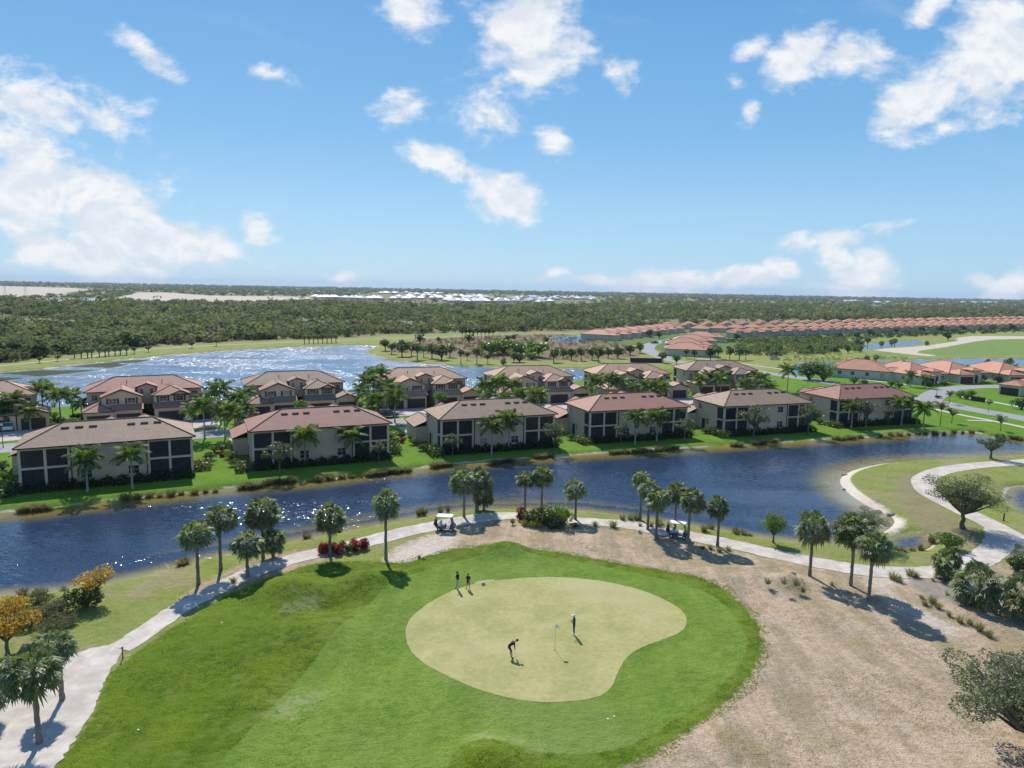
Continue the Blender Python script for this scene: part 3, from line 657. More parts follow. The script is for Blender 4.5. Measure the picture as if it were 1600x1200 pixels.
    q = MB(); q.box(-.8, 1.2, .38, .46, 0, 2.6); q.build('door', M['trim_dark'], r0)
    rf = MB()
    hip(rf, -11.1, 11.1, 0, 11, 5.8)
    gable(rf, -8.2, -.6, -5.15, 3.2, 5.22, .42); hip(rf, .9, 8.1, -4.95, 4.2, 5.24, .42); gable(rf, 4.3, 8.15, -5.1, -1.2, 5.26, .42)
    gable(rf, -1.9, 2.2, -1.3, 3.2, 6.55, .38)
    for x0, x1, y0, y1 in ((-6.2, -.6, -7.2, -4.82), (1.0, 7.8, -7.0, -4.62)):
        A, B, C, D = (x0, y0, 2.98), (x1, y0, 2.98), (x1, y1, 3.8), (x0, y1, 3.8); roof_solid(rf, [[A, B, C, D]], [A, B, C, D], .1)
    hip(rf, -11.3, -5.7, -7.8, .2, 2.88, .42); gable(rf, 7.3, 13.1, -6.8, 1.3, 2.9, .40)
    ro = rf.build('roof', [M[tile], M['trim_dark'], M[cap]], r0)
    for x in (-6.2, -4.5, -2.8, 2.0, 3.7, 5.4):
        q = MB(); y = 6.95; z = 5.8+(11-y)*.42; q.prism([(y-.22, z+.02), (y+.22, z-.14), (y+.22, z+.06), (y-.2, z+.14)], x-.5, x+.5, 0, 'x'); q.build('roof_vent', M['trim_dark'], ro)
    for x, y in ((-3.4, 3.0), (3.2, 2.8)):
        q = MB(); z = 5.8+y*.42; q.tube([(x, y, z-.1), (x, y, z+.55)], .07, 6); q.build('vent_pipe', M['trim_dark'], ro)
    return r0
protos = {'brown': carriage('tile_brown', 'cap_brown'), 'red': carriage('tile_red', 'cap_brown'), 'mixed': carriage('tile_mixed', 'cap_red')}
used = set()
def put_carriage(kind, x, y, ang, label, group):
    o = protos[kind] if kind not in used else copy_tree(protos[kind]); used.add(kind)
    o.location = (x, y, .03); o.rotation_euler = (0, 0, R(ang)); tag(o, label, 'house', group); return o
BROW = [(-56, 96, 27.4, 'brown'), (-29.7, 109.4, 24.4, 'red'), (-1.9, 121.3, 21.4, 'brown'), (24.7, 132.2, 20.5, 'red'), (52.3, 140.6, 19.5, 'brown'), (80.5, 152.7, 19.0, 'red')]
for i, (x, y, a, k) in enumerate(BROW):
    n = Vector((-math.sin(R(a)), math.cos(R(a))))
    put_carriage(k, x+11*n.x, y+11*n.y, a+180, '%s-roofed townhouse with screened porches, %s in the waterside row' % (k, nth(i, 6)), 'townhouses with their porches to the channel')
AROW = [(-102.6, 131, 33, 'mixed'), (-76.2, 145, 28.5, 'red'), (-48.9, 158.1, 24.2, 'brown'), (-21.5, 170.2, 20, 'mixed'), (5.8, 178.8, 17, 'mixed'), (33.1, 189.1, 14, 'mixed'), (60.7, 201.9, 10, 'brown')]
for i, (x, y, a, k) in enumerate(AROW):
    put_carriage(k, x, y, a, 'townhouse with street garages, %s of the back row by the lake' % nth(i, 7), 'townhouses with their garages to the street')
# driveways
n_dw = 0
def quad_sheet(name, pts, mat, dz):
    mb = MB(); mb.add([(x, y, dz) for x, y in pts], [tuple(range(len(pts)))]); return tag(mb.build(name, mat), kind='structure')
def loc2w(x, y, a, lx, ly): c, s = math.cos(R(a)), math.sin(R(a)); return (x+c*lx-s*ly, y+s*lx+c*ly)
for i, (x, y, a, k) in enumerate(AROW):
    quad_sheet('driveway', [loc2w(x, y, a, u, v) for u, v in ((-11, -7.6), (-11, -16.5), (13, -16.5), (12.6, -6.5), (7.5, -6.7), (1.2, -6.9), (-.9, -7.0), (-5.9, -7.5))], M['paver'], .046+.001*i)
for i, (x, y, a, k) in enumerate(BROW):
    n = Vector((-math.sin(R(a)), math.cos(R(a)))); X, Y = x+11*n.x, y+11*n.y
    quad_sheet('driveway', [loc2w(X, Y, a+180, u, v) for u, v in ((-11, -7.6), (-11, -13), (13, -13), (12.6, -6.5), (7.5, -6.7), (1.2, -6.9), (-.9, -7.0), (-5.9, -7.5))], M['paver'], .052+.001*i)
def bungalow(L=20., W=15., det=True, tile='tile_orange', wallm='stucco_white'):
    r0 = thing('bungalow', '', 'house'); w = MB(); h = 2.9
    w.box(-W/2+.5, W/2-.5, .5, L-.5, 0, h); w.box(-W/2+.9, -W/2+6.6, -3.6, .51, 0, h-.02); w.box(.4, 3.4, -1.4, .52, 0, 4.0)
    w.build('wall', M[wallm], r0)
    rf = MB(); hip(rf, -W/2, W/2, 0, L, h+.1, .40); hip(rf, -W/2+.4, -W/2+7.1, -4.1, 4, h+.08, .40); hip(rf, -.1, 3.9, -1.9, 4.4, 4.05, .36); hip(rf, 2., W/2-.2, -.9, 8, h+.25, .36)
    rf.build('roof', [M[tile], M['trim_dark'], M['cap_red']], r0)
    if det:
        q = MB(); q.box(-W/2+1.4, -W/2+6.1, -3.68, -3.59, 0, 2.2)
        for k in range(1, 4): q.box(-W/2+1.4, -W/2+6.1, -3.70, -3.68, .55*k, .55*k+.04)
        q.build('garage_door', M['door_brown'], r0)
        q = MB(); q.box(1.4, 2.4, -1.48, -1.39, 0, 2.3); q.build('door', M['door_brown'], r0)
        for x in (4.6, 6.2): window(r0, x, 1., 1.1, 1.3, .5, -1)
        for y in (3., 7.5, 12., 16.):
            window(r0, y, 1.1, 1.1, 1.1, -W/2+.5, -1, 'x'); window(r0, y+.8, 1.1, 1.1, 1.1, W/2-.5, 1, 'x')
        for x in (-4., 0, 4.): window(r0, x, .4, 2., 2., L-.5, 1)
    return r0
bp = bungalow(); first = [True]
def put_b(proto, used_, x, y, ang, label, group, sc=1.):
    if used_[0]: o = proto; used_[0] = False
    else: o = copy_tree(proto)
    o.location = (x, y, .02); o.rotation_euler = (0, 0, R(ang)); o.scale = (sc,)*3; return tag(o, label, 'house', group)
SL = [((1394, 600), 100, 'leftmost of the orange-roofed bungalows beyond the cross street'), ((1450, 599), 15, 'second of the orange-roofed bungalows beyond the cross street'),
      ((1512, 597), 10, 'third orange-roofed bungalow beyond the cross street, garage facing us'), ((1592, 598), 5, 'rightmost orange-roofed bungalow beyond the cross street')]
for (q, a, lb) in SL:
    x, y = P(*q)
    if a == 100: x, y = P(1396, 592); 
    put_b(bp, first, x, y, a if a != 100 else 58, 'orange-tiled '+lb.replace('orange-roofed ', ''), 'orange-roofed bungalows at the right')
x, y = P(1592, 622); put_b(bp, first, x+6, y+4, -60, 'orange-tiled bungalow nearest the main road at the right edge', 'orange-roofed bungalows at the right')
# rows of far bungalows
fp = bungalow(19, 13.2, False); ff = [True]
def row(a, b, n, ang, what, grp, bend=0., sc=1.):
    (x0, y0), (x1, y1) = P(*a), P(*b)
    for i in range(n):
        s = i/(n-1); x = x0+(x1-x0)*s; y = y0+(y1-y0)*s+bend*math.sin(math.pi*s)
        put_b(fp, ff, x, y, ang(s) if callable(ang) else ang, 'far orange-roofed house, %s in %s' % (nth(i, n), what), grp, sc)
row((1150, 527), (1608, 512), 30, -20, 'the front row beyond the scrub', 'orange-roofed houses of the front far row', 6)
row((1095, 518), (1606, 505), 29, 160, 'the second far row', 'orange-roofed houses of the second far row')
row((960, 531), (1062, 519), 8, 60, 'the left end of the far estate', 'orange-roofed houses at the left end of the far estate')
row((1040, 514.5), (1600, 501.5), 29, -20, 'the rearmost far row', 'orange-roofed houses of the rearmost far row')
for i, (q, a) in enumerate([((1105, 556), 75), ((1100, 547), 80), ((1108, 540), 80), ((1122, 534), 75)]):
    x, y = P(*q); put_b(fp, ff, x, y, a, 'orange-roofed house, %s going back from the bend of the far road' % ORD[i], 'orange-roofed houses by the bend')
# white-roofed village
vm = MB(); hip(vm, -8, 8, -9, 9, 3.2, .38); vm2 = MB(); vm.box(-7.4, 7.4, -8.4, 8.4, 0, 3.1, 3); vm.box(-6.8, -1, -12, -8.38, 0, 3.0, 3); hip(vm, -7.2, -.6, -12.5, -4, 3.15, .38)
vo = vm.build('village_house', [M['roof_white'], M['stucco_white'], M['roof_white'], M['stucco_white']]); vmesh = vo.data
vl = []
for (x0, x1, y0, y1, n) in ((535, 700, 468.5, 470.5, 26), (595, 640, 458, 460, 14), (640, 690, 460, 463, 10), (610, 760, 464, 468, 34), (700, 830, 470, 476, 32), (790, 930, 465, 471, 40), (840, 860, 474, 477, 4), (1310, 1345, 471, 473.5, 9), (1360, 1395, 474, 475.5, 4), (1500, 1560, 473, 475, 10), (150, 170, 443, 445, 3), (490, 533, 467, 469, 9)):
    for k in range(n): vl.append((rnd.uniform(x0, x1), rnd.uniform(y0, y1)))
for i, q in enumerate(vl):
    o = vo if i == 0 else inst('village_house', vmesh)
    x, y = P(*q); o.location = (x, y, 2.); o.rotation_euler = (0, 0, rnd.choice([0, 1.57, .3, 1.2])); o.scale = (rnd.uniform(.8, 1.2), rnd.uniform(.8, 1.2), 1.35)
    tag(o, 'tiny white-roofed house of the distant village beyond the forest', 'house', 'white-roofed houses of the distant village')

# ------------------------------------------------------------------ plants
def sabal_crown(seed, nf=96, nb=11):
    rs = np.random.RandomState(seed); V = []; Q = []; mi = []
    def quad(a, b, c, d, m): o = len(V); V.extend([a, b, c, d]); Q.append((o, o+1, o+2, o+3)); mi.append(m)
    lop = rs.normal(size=2)*.08
    for i in range(nf):
        ph = i*2.39996+rs.rand()*.5; cz = 1-1.82*(i+.5)/nf; el = math.asin(max(-.92, min(.97, cz)))+rs.normal()*.13
        d = np.array([math.cos(ph)*math.cos(el), math.sin(ph)*math.cos(el), math.sin(el)]); s = np.array([-math.sin(ph), math.cos(ph), 0.])
        u = np.cross(s, d); pl = .42+.26*rs.rand(); q = d*pl+np.array([lop[0], lop[1], -.02]); tw = rs.normal()*.55; s2 = s*math.cos(tw)+u*math.sin(tw); w = .010
        quad(-s*w, s*w, q+s*w, q-s*w, 0)
        dead = 1 if (cz < -.45 and rs.rand() < .5) else 0
        BL = .27+.13*rs.rand()
        if dead: BL *= .9
        for k in range(nb):
            an = (k/(nb-1)-.5)*R(200); dir_ = d*math.cos(an)+s2*math.sin(an); side = -d*math.sin(an)+s2*math.cos(an)
            L = BL*(1-.2*abs(an)/1.8)*(.8+.4*rs.rand()); dr = np.array([0, 0, -1])*(.25+.3*rs.rand())*L
            mid = q+dir_*L*.55+dr*.2; tip = q+dir_*L+dr*1.3
            quad(q, mid+side*.036, tip, mid-side*.036+u*.012, dead)
    return qmesh('crown', V, Q, [M['sabal'], M['dead_frond']], mi=mi, link=False)
sab = [sabal_crown(s, 80+9*(s % 4)) for s in range(9)]
def trunk_mesh(r0=.16, r1=.13, mat='bark', rings=14, rough=.02, flare=.35):
    mb = MB(); mb.tube([(rough*math.sin(i*2.1), rough*math.cos(i*1.7), i/rings) for i in range(rings+1)], [(r0+(r1-r0)*i/rings)*(1+flare*math.exp(-i*1.3))*(1+.08*((i % 2)-.5)) for i in range(rings+1)], 9)
    o = mb.build('trunk', M[mat], smooth=True); me = o.data; bpy.data.objects.remove(o); return me
tk_sab = trunk_mesh(); tk_roy = trunk_mesh(.17, .11, 'bark_grey', 10, .01); tk_tree = trunk_mesh(.12, .07, 'bark_oak', 8, .03)
def rachis_crown(seed, nf=17, nl=26, L0=1.):
    rs = np.random.RandomState(seed); V = []; Q = []; mi = []
    def quad(a, b, c, d, m=0): o = len(V); V.extend([a, b, c, d]); Q.append((o, o+1, o+2, o+3)); mi.append(m)
    for i in range(nf):
        ph = i*2.39996+rs.rand()*.5; el0 = R(82-92*(i/(nf-1))+rs.normal()*6); L = L0*(.85+.3*rs.rand()); p = np.zeros(3); pts = [p.copy()]; ns = 8
        for k in range(ns):
            el = el0-(k/ns)**1.3*R(75+25*rs.rand()); st = np.array([math.cos(ph)*math.cos(el), math.sin(ph)*math.cos(el), math.sin(el)])*L/ns; p = p+st; pts.append(p.copy())
        s = np.array([-math.sin(ph), math.cos(ph), 0.])
        for k in range(ns): w = .016*(1-k/ns)+.004; quad(pts[k]-s*w, pts[k]+s*w, pts[k+1]+s*w*.8, pts[k+1]-s*w*.8)
        for k in range(nl):
            tt_ = .12+.88*k/nl; j = min(ns-1, int(tt_*ns)); f = tt_*ns-j; c0 = pts[j]*(1-f)+pts[j+1]*f; d = pts[j+1]-pts[j]; d = d/np.linalg.norm(d)
            ll = .30*L0*math.sin(math.pi*min(1, .18+.82*tt_))**.6+.04
            for sg in (-1, 1):
                dr = s*sg*.75+d*.55+np.array([0, 0, -.35-.3*rs.rand()])+rs.normal(size=3)*.10; dr = dr/np.linalg.norm(dr); e = c0+dr*ll
                m_ = c0+dr*ll*.5; quad(c0, m_+d*.032*L0, e, m_-d*.032*L0)
    return qmesh('crown', V, Q, [M['royal']], mi=mi, link=False)
roy = [rachis_crown(20+s) for s in range(5)]
def palm(kind, px, pb, pc, r, label, group, cx=None, rr=None):
    """px,pb base pixel; pc crown-centre row; r crown radius in pixels"""
    z = 0.; x, y = P(px, pb); z = gz(x, y); x, y = P(px, pb, z); h = max(.8, hgt(px, pb, pc, z)); rad = r*mpp(px, pb); dx = ((cx or px)-px)*mpp(px, pb)
    nm = {'sabal': 'cabbage_palm', 'royal': 'royal_palm'}[kind]
    o = thing(nm, label, 'palm tree', (x, y, z-.03), 0, group)
    tw = rr or (1. if kind == 'sabal' else .9)
    tr_ = inst('trunk', tk_sab if kind == 'sabal' else tk_roy, o, (0, 0, 0), rnd.uniform(0, 6), (tw, tw, h), (0, 0, 0)); tr_.rotation_euler = (0, math.atan2(dx, h), 0)
    me = rnd.choice(sab if kind == 'sabal' else roy)
    inst('crown', me, o, (dx, 0, h*.985), 0, (rad*(1.06*rnd.uniform(.92, 1.08) if kind == 'sabal' else 1.42),)*2+(rad*(1.05*rnd.uniform(.92, 1.25) if kind == 'sabal' else 1.3),), (rnd.uniform(-.12, .12), rnd.uniform(-.12, .12), rnd.uniform(0, 6.28)))
    if kind == 'royal': q = inst('crownshaft', shaft, o, (dx, 0, h*.985-.62), 0, (.9, .9, 1))
    return o
q = MB(); q.tube([(0, 0, 0), (0, 0, .3), (0, 0, .7)], [.12, .15, .07], 8); so_ = q.build('crownshaft', M['bush_light'], smooth=True); shaft = so_.data; bpy.data.objects.remove(so_)
SAB = [(310, 912, 833, 30, 'on the path verge, left of the pair above the tree shadows'), (345, 890, 806, 27, 'tall cabbage palm just left of the shaggy palm on the left bank'), (387, 902, 848, 27, 'shorter cabbage palm with a round crown in front of the shaggy palm'),
 (411, 872, 798, 31, 'tall shaggy cabbage palm with a double-layered crown, left bank'), (427, 872, 843, 21, 'stubby thick-trunked cabbage palm tucked behind the left group'),
 (516, 868, 806, 26, 'cabbage palm rising out of the red shrub bed'), (603, 874, 785, 25, 'tall single cabbage palm right of the red shrub bed'),
 (725, 808, 749, 23, 'cabbage palm standing right beside the first golf cart'), (745, 799, 752, 25, 'dense cabbage palm behind the one beside the cart', 1.5), (756, 798, 776, 20, 'low cabbage palm at the foot of the dense pair near the cart'),
 (820, 800, 748, 18, 'left one of the two palms over the tropical shrub bed'), (846, 800, 743, 22, 'dark-trunked right one of the two palms over the tropical shrub bed'), (899, 812, 763, 21, 'lone cabbage palm just right of the tropical shrub bed'),
 (1000, 812, 747, 18, 'rear leftmost palm of the group of five by the second cart'), (1012, 828, 764, 20, 'second palm of the group of five by the second cart'), (1025, 842, 777, 21, 'third palm of the group, standing lowest by the path bend'),
 (1054, 836, 767, 21, 'palm whose trunk rises behind the second golf cart'), (1075, 850, 780, 22, 'palm whose trunk stands right in front of the second golf cart'), (1121, 854, 791, 22, 'lone cabbage palm right of the group of five, at the path edge'),
 (1265, 900, 820, 31, 'large cabbage palm on the dirt left of the round mound'), (1329, 915, 827, 33, 'shaggy leaning cabbage palm with pale hanging fronds'), (1357, 940, 849, 30, 'dark round cabbage palm casting the longest shadow on the dirt'),
 (1480, 906, 879, 26, 'short cabbage palm at the back of the mulched bed', 1.3), (1528, 945, 914, 44, 'wide low cabbage palm in the middle of the mulched bed', 1.6), (1602, 970, 928, 38, 'yellowing low cabbage palm at the right edge'),
 (61, 1162, 1048, 43, 'nearest cabbage palm, patterned trunk on the sandy path at lower left'), (97, 1094, 1005, 27, 'cabbage palm just behind the nearest one on the sandy path'), (-16, 1130, 1085, 30, 'cabbage palm cut off by the left edge of the picture')]
for s in SAB:
    palm('sabal', s[0], s[1], s[2], s[3], (s[4] if 'palm' in s[4] else 'cabbage palm '+s[4]), 'cabbage palms round the green', rr=s[5] if len(s) > 5 else None)
# lawn palms
LP = [(137, 752, 716, 22, 'first brown-roofed townhouse, left'), (207, 748, 710, 20, 'first brown-roofed townhouse, right'), (477, 716, 680, 20, 'first red-roofed townhouse, left'), (549, 710, 680, 18, 'first red-roofed townhouse, right'),
      (768, 697, 664, 17, 'third townhouse, left'), (795, 692, 653, 17, 'third townhouse, right'), (992, 686, 652, 16, 'fourth townhouse, left'), (1026, 680, 650, 16, 'fourth townhouse, right'), (1408, 656, 629, 15, 'last townhouse, right'), (1442, 662, 637, 14, 'east corner of the last townhouse, outer'), (1330, 660, 634, 13, 'last townhouse, left')]
for a in LP: palm('royal', a[0], a[1]+(16 if a[0] < 300 else 12 if a[0] < 900 else 9), a[2], a[3]*1.15, 'drooping feather palm before the %s' % a[4], 'feather palms on the waterside lawn')
RP = [('left edge', [(5, 672, 638, 20), (22, 668, 625, 20), (48, 672, 640, 17), (68, 655, 608, 22), (95, 660, 617, 18), (114, 652, 618, 17), (128, 655, 632, 13)]),
      ('first and second waterside townhouses', [(300, 668, 640, 16), (320, 686, 632, 22), (345, 664, 607, 20), (352, 686, 641, 19), (332, 660, 618, 15), (372, 668, 622, 18), (368, 688, 648, 18), (384, 655, 615, 17), (390, 670, 640, 12)]),
      ('second and third waterside townhouses', [(566, 645, 612, 18), (575, 640, 595, 19), (590, 632, 584, 20), (588, 655, 622, 17), (606, 640, 604, 17), (617, 660, 618, 21)]),
      ('third and fourth waterside townhouses', [(757, 640, 602, 16), (779, 640, 596, 17), (799, 638, 600, 16), (768, 648, 618, 13), (790, 652, 622, 14), (812, 648, 616, 15), (838, 655, 617, 19)]),
      ('fourth and fifth waterside townhouses', [(930, 632, 597, 17), (950, 628, 592, 15), (968, 630, 596, 15), (990, 634, 606, 13), (1010, 634, 602, 14), (1030, 636, 604, 17)]),
      ('fifth and last waterside townhouses', [(1093, 620, 593, 14), (1106, 614, 587, 13), (1125, 622, 592, 16), (1163, 620, 600, 14), (1187, 618, 592, 15), (1200, 625, 604, 13)])]
for w_, lst in RP:
    lst = sorted(lst)
    for i, a in enumerate(lst):
        palm('royal', a[0], a[1], a[2], a[3], '%s royal palm %s' % (nth(i, len(lst)), 'at the left edge street' if w_ == 'left edge' else 'in the gap between '+w_), 'royal palms along the street')
palm('royal', 1230, 612, 578, 15, 'tall double-crowned royal palm standing alone by the main road', 'royal palms along the street')
for i, a in enumerate([(1422, 604, 585, 9), (1445, 606, 590, 8), (1505, 592, 576, 9), (1530, 590, 578, 8), (1578, 590, 574, 10)]): palm('royal', *a, 'small feather palm, %s of those before the bungalows' % nth(i, 5), 'feather palms before the bungalows')
# broadleaf trees
def tree_kit(name, mat, seed, nb=14, nl=1100, ls=.13, H=.72, **kw):
    me, bl = crown_mesh('crown', M[mat], 1., H, nb, nl, ls, seed, **kw)
    mb = MB()
    for b in bl[:-1]:
        e = Vector((b[0], b[1], b[2]))*.9; s0 = Vector((0, 0, -H*.95)); mdl = s0.lerp(e, .45)+Vector((0, 0, -.04))
        mb.tube([s0, mdl, e], [.045, .03, .012], 5)
    o = mb.build('branches', M['bark_oak'], smooth=True); bm_ = o.data; bpy.data.objects.remove(o); return me, bm_
KITS = {'oak': [tree_kit('oak', 'oak', s, 24, 1900, .085, .85, bs=(.13, .15), core=.25, spread=(.35, .5)) for s in (31, 32, 33)], 'big': [tree_kit('big', 'oak', 41, 80, 17000, .030, .8, bs=(.13, .13), core=.2, spread=(.28, .52))], 'silver': [tree_kit('s', 'oak_silver', 51, 90, 24000, .030, .8, bs=(.09, .13), core=.2, spread=(.3, .6))],
        'round': [tree_kit('r', 'bush_light', 61, 26, 3400, .09, 1.)], 'bush': [tree_kit('b', 'bush', 70+s, 14, 1300, .13, .8) for s in (0, 1, 2)], 'light': [tree_kit('l', 'bush_light', 80+s, 14, 1300, .12, .8) for s in (0, 1)],
        'orange': [tree_kit('o', 'orange', 90, 16, 2400, .09, .8)], 'scrub': [tree_kit('s', 'scrub', 95, 16, 2200, .09, .7)], 'croton': [tree_kit('c', 'croton', 97, 10, 900, .16, .8)], 'ti': [tree_kit('t', 'ti', 99, 12, 700, .20, 1.1)],
        'farL': [tree_kit('f', 'oak', 110+s, 9, 260, .30, .85) for s in range(4)], 'farD': [tree_kit('f', 'bush', 120+s, 9, 260, .30, .95) for s in range(3)], 'farG': [tree_kit('f', 'bush_light', 130, 10, 500, .22, .7)]}
def tree(kit, px, pb, pc, r, label, group=None, name='tree', cat='tree', asp=1., tw=1., H=None):
    x, y = P(px, pb); z = gz(x, y); x, y = P(px, pb, z); rad = r*mpp(px, pb); h = max(rad*.5, hgt(px, pb, pc, z)); me, br = rnd.choice(KITS[kit])
    o = thing(name, label, cat, (x, y, z-.02), rnd.uniform(0, 6.28), group); sz = rad*asp
    inst('crown', me, o, (0, 0, h), 0, (rad*1.12, rad*1.12, sz*1.12)); inst('branches', br, o, (0, 0, h), 0, (rad, rad, sz))
    tb = max(.25, h-sz*.55); k = tw*max(.5, min(2.2, rad/1.6)); inst('trunk', tk_tree, o, (0, 0, 0), 0, (k, k, tb))
    return o
def shrub(kit, px, pb, r, label, group=None, asp=.8, name='shrub', cat='shrub', hk=.55):
    x, y = P(px, pb); z = gz(x, y); x, y = P(px, pb, z); rad = r*mpp(px, pb); me, br = rnd.choice(KITS[kit])
    o = thing(name, label, cat, (x, y, z), rnd.uniform(0, 6.28), group); h = rad*asp*.72
    inst('foliage', me, o, (0, 0, h), 0, (rad*1.1, rad*1.1, rad*asp*1.1)); inst('branches', br, o, (0, 0, h), 0, (rad*.9, rad*.9, rad*asp)); return o
tree('big', 1503, 826, 772, 66, 'broad spreading oak leaning over the right-hand path bend', name='oak_tree', asp=.62, tw=1.1)
tree('oak', 1548, 716, 690, 24, 'medium oak on the channel bank beside the right path', name='oak_tree', asp=.8)
tree('silver', 1622, 1180, 1088, 122, 'silvery-leaved tree filling the lower right corner', name='oak_tree', asp=.72)
tree('round', 1208, 848, 819, 20, 'small round lollipop tree on the verge by the water', name='round_tree', asp=.95)
shrub('light', 1480, 856, 26, 'yellow-green bush at the foot of the broad oak', asp=.75)
shrub('bush', 1588, 892, 22, 'dark bush by the path at the right edge', asp=.9)
tree('silver', 1350, 850, 812, 34, 'thin grey tree standing behind the leaning palm by the small pond', asp=.6, tw=.6)
LT = [(437, 738, 706, 25, 'grey-green young oak before the left porch of the first red-roofed townhouse'), (592, 722, 699, 14, 'small tree before the right porch of the first red-roofed townhouse'), (707, 710, 688, 15, 'small tree before the left porch of the third townhouse'), (866, 700, 672, 19, 'tree at the right corner of the third townhouse'),
      (970, 692, 668, 13, 'small tree at the left porch of the fourth townhouse'), (1069, 687, 663, 17, 'tree at the right porch of the fourth townhouse'), (1177, 680, 650, 25, 'wide oak before the left porch of the fifth townhouse'), (1262, 674, 646, 23, 'wide oak at the right porch of the fifth townhouse'),
      (1352, 668, 638, 20, 'oak before the left porch of the last townhouse'), (1388, 660, 644, 9, 'small dark tree against the wall of the last townhouse'), (1487, 656, 643, 10, 'small tree on the verge left of the road sign strip'), (1563, 668, 655, 10, 'small dark tree near the road above the oak on the bank'),
      (1483, 626, 614, 8, 'small round street tree beside the cross street corner'), (1468, 668, 633, 12, 'slender tree at the road end of the waterside lawn'), (1544, 640, 628, 6, 'thin sapling between the sidewalk and the nearest bungalow')]
for a in LT: tree('oak', a[0], a[1]+5, a[2], a[3]*1.08, a[4], 'young trees on the waterside lawn', asp=.75, tw=.7)
tree('light', 240, 655, 637, 16, 'light green tree in the entry court of the second back-row townhouse'); tree('light', 472, 652, 632, 15, 'light green tree in the entry court of the third back-row townhouse'); tree('light', 687, 640, 618, 14, 'light green tree in the entry court of the fourth back-row townhouse')
# orange tree, scrub at left
tree('orange', 152, 940, 905, 30, 'orange and green autumn tree on the near shore', name='autumn_tree', asp=.7)
shrub('bush', 135, 948, 30, 'dark green bush wrapped round the foot of the autumn tree', asp=.9)
tree('orange', 12, 1025, 970, 42, 'golden orange tree at the left edge', name='autumn_tree', asp=1.)
for i, a in enumerate([(60, 945, 26), (95, 955, 24), (50, 975, 30), (85, 985, 26), (20, 950, 20), (110, 975, 16), (75, 965, 22)]): shrub('scrub', *a, 'brown twiggy scrub bush, %s in the thicket left of the autumn tree' % ORD[i], 'brown scrub by the near shore', .6, 'scrub_bush')
shrub('bush', 10, 1060, 30, 'green bush under the golden tree at the left edge')
# tropical bed
for a in [('bush', 850, 820, 24, 'big dark-leaved bush filling the middle of the tropical bed', 1.0), ('light', 878, 822, 20, 'lighter feathery bush at the right of the tropical bed', 1.2), ('bush', 830, 818, 16, 'dark bush at the left of the tropical bed', 1.1),
          ('croton', 838, 823, 11, 'bright yellow croton bush in the tropical bed', .9), ('croton', 820, 821, 8, 'small yellow-green croton left of the bright yellow one', .9), ('ti', 815, 812, 11, 'pink-leaved plant at the top left of the tropical bed', 1.3),
          ('bush', 862, 826, 14, 'low dark bush at the front of the tropical bed', .7), ('light', 801, 820, 5, 'tiny potted-looking yellow green plant left of the tropical bed', 1.4), ('bush', 897, 824, 9, 'low bush at the right tip of the tropical bed', .7)]:
    shrub(a[0], a[1], a[2], a[3], a[4], 'tropical bed plants', a[5])
for i, x in enumerate(range(502, 578, 7)): shrub('ti' if i not in (6,) else 'bush', x, 868-((x-502)*.16)+rnd.uniform(-3, 3), 8.5, 'red-leaved plant, %s in the red shrub bed' % nth(i, 11) if i != 6 else 'green plant in the middle of the red shrub bed', 'red-leaved plants of the shrub bed', 1.4, 'red_shrub')
# tufts and reeds
def tuft_mesh(mat, nb=90, seed=5, spread=.75):
    rs = np.random.RandomState(seed); V = []; Q = []
    for i in range(nb):
        ph = rs.rand()*6.28; r0 = rs.rand()*.35; p = np.array([r0*math.cos(ph), r0*math.sin(ph), 0]); ln = .6+.5*rs.rand(); le = rs.rand()*spread
        d = np.array([math.cos(ph)*le, math.sin(ph)*le, 1.]); d /= np.linalg.norm(d); s = np.array([-math.sin(ph), math.cos(ph), 0])*.03; o = len(V)
        V += [p-s, p+s, p+d*ln*.6+s*.8, p+d*ln*.6-s*.8, p+d*ln+np.array([math.cos(ph), math.sin(ph), -.5])*.2]; Q += [(o, o+1, o+2, o+3), (o+3, o+2, o+4, o+4)]
    mb = MB(); mb.add(V, [q if q[2] != q[3] else q[:3] for q in Q]); o = mb.build('t', M[mat]); me = o.data; bpy.data.objects.remove(o); return me
tufts = [tuft_mesh('tuft', 90, 5), tuft_mesh('tuft', 80, 6)]; reeds = [tuft_mesh('reed', 110, 7, .5), tuft_mesh('reed', 110, 8, .6)]
TF = [(365, 910, 8), (530, 884, 5), (655, 872, 5), (662, 874, 4), (873, 826, 9), (930, 822, 8), (958, 824, 11), (973, 812, 9), (985, 812, 9), (995, 812, 10), (1018, 822, 6), (1030, 822, 10), (1000, 833, 5), (1000, 822, 5), (1032, 818, 7), (1100, 830, 11), (1150, 832, 7), (1160, 832, 6), (1098, 858, 6), (1110, 858, 7), (1124, 862, 8), (1138, 860, 7), (1245, 915, 9), (1300, 915, 6),
      (1395, 905, 11), (1405, 910, 10), (1422, 900, 12), (1432, 902, 8), (1445, 945, 9), (1457, 942, 11), (1465, 950, 8), (1483, 962, 7), (1500, 972, 10), (1515, 975, 9), (1440, 935, 6), (1480, 930, 5), (1200, 912, 8), (1225, 912, 8), (1250, 910, 7), (1255, 925, 7), (1458, 908, 5), (1530, 985, 12), (1545, 995, 10)]
TF.sort()
for i, a in enumerate(TF):
    x, y = P(a[0], a[1]); z = gz(x, y); x, y = P(a[0], a[1], z); s = a[2]*mpp(a[0], a[1])*1.25
    tag(inst('grass_tuft', tufts[i % 2], None, (x, y, z-.02), rnd.uniform(0, 6), s), 'dry ornamental grass tuft, %s along the dirt and path edge' % nth(i, len(TF)), 'grass tuft', 'ornamental grass tufts')
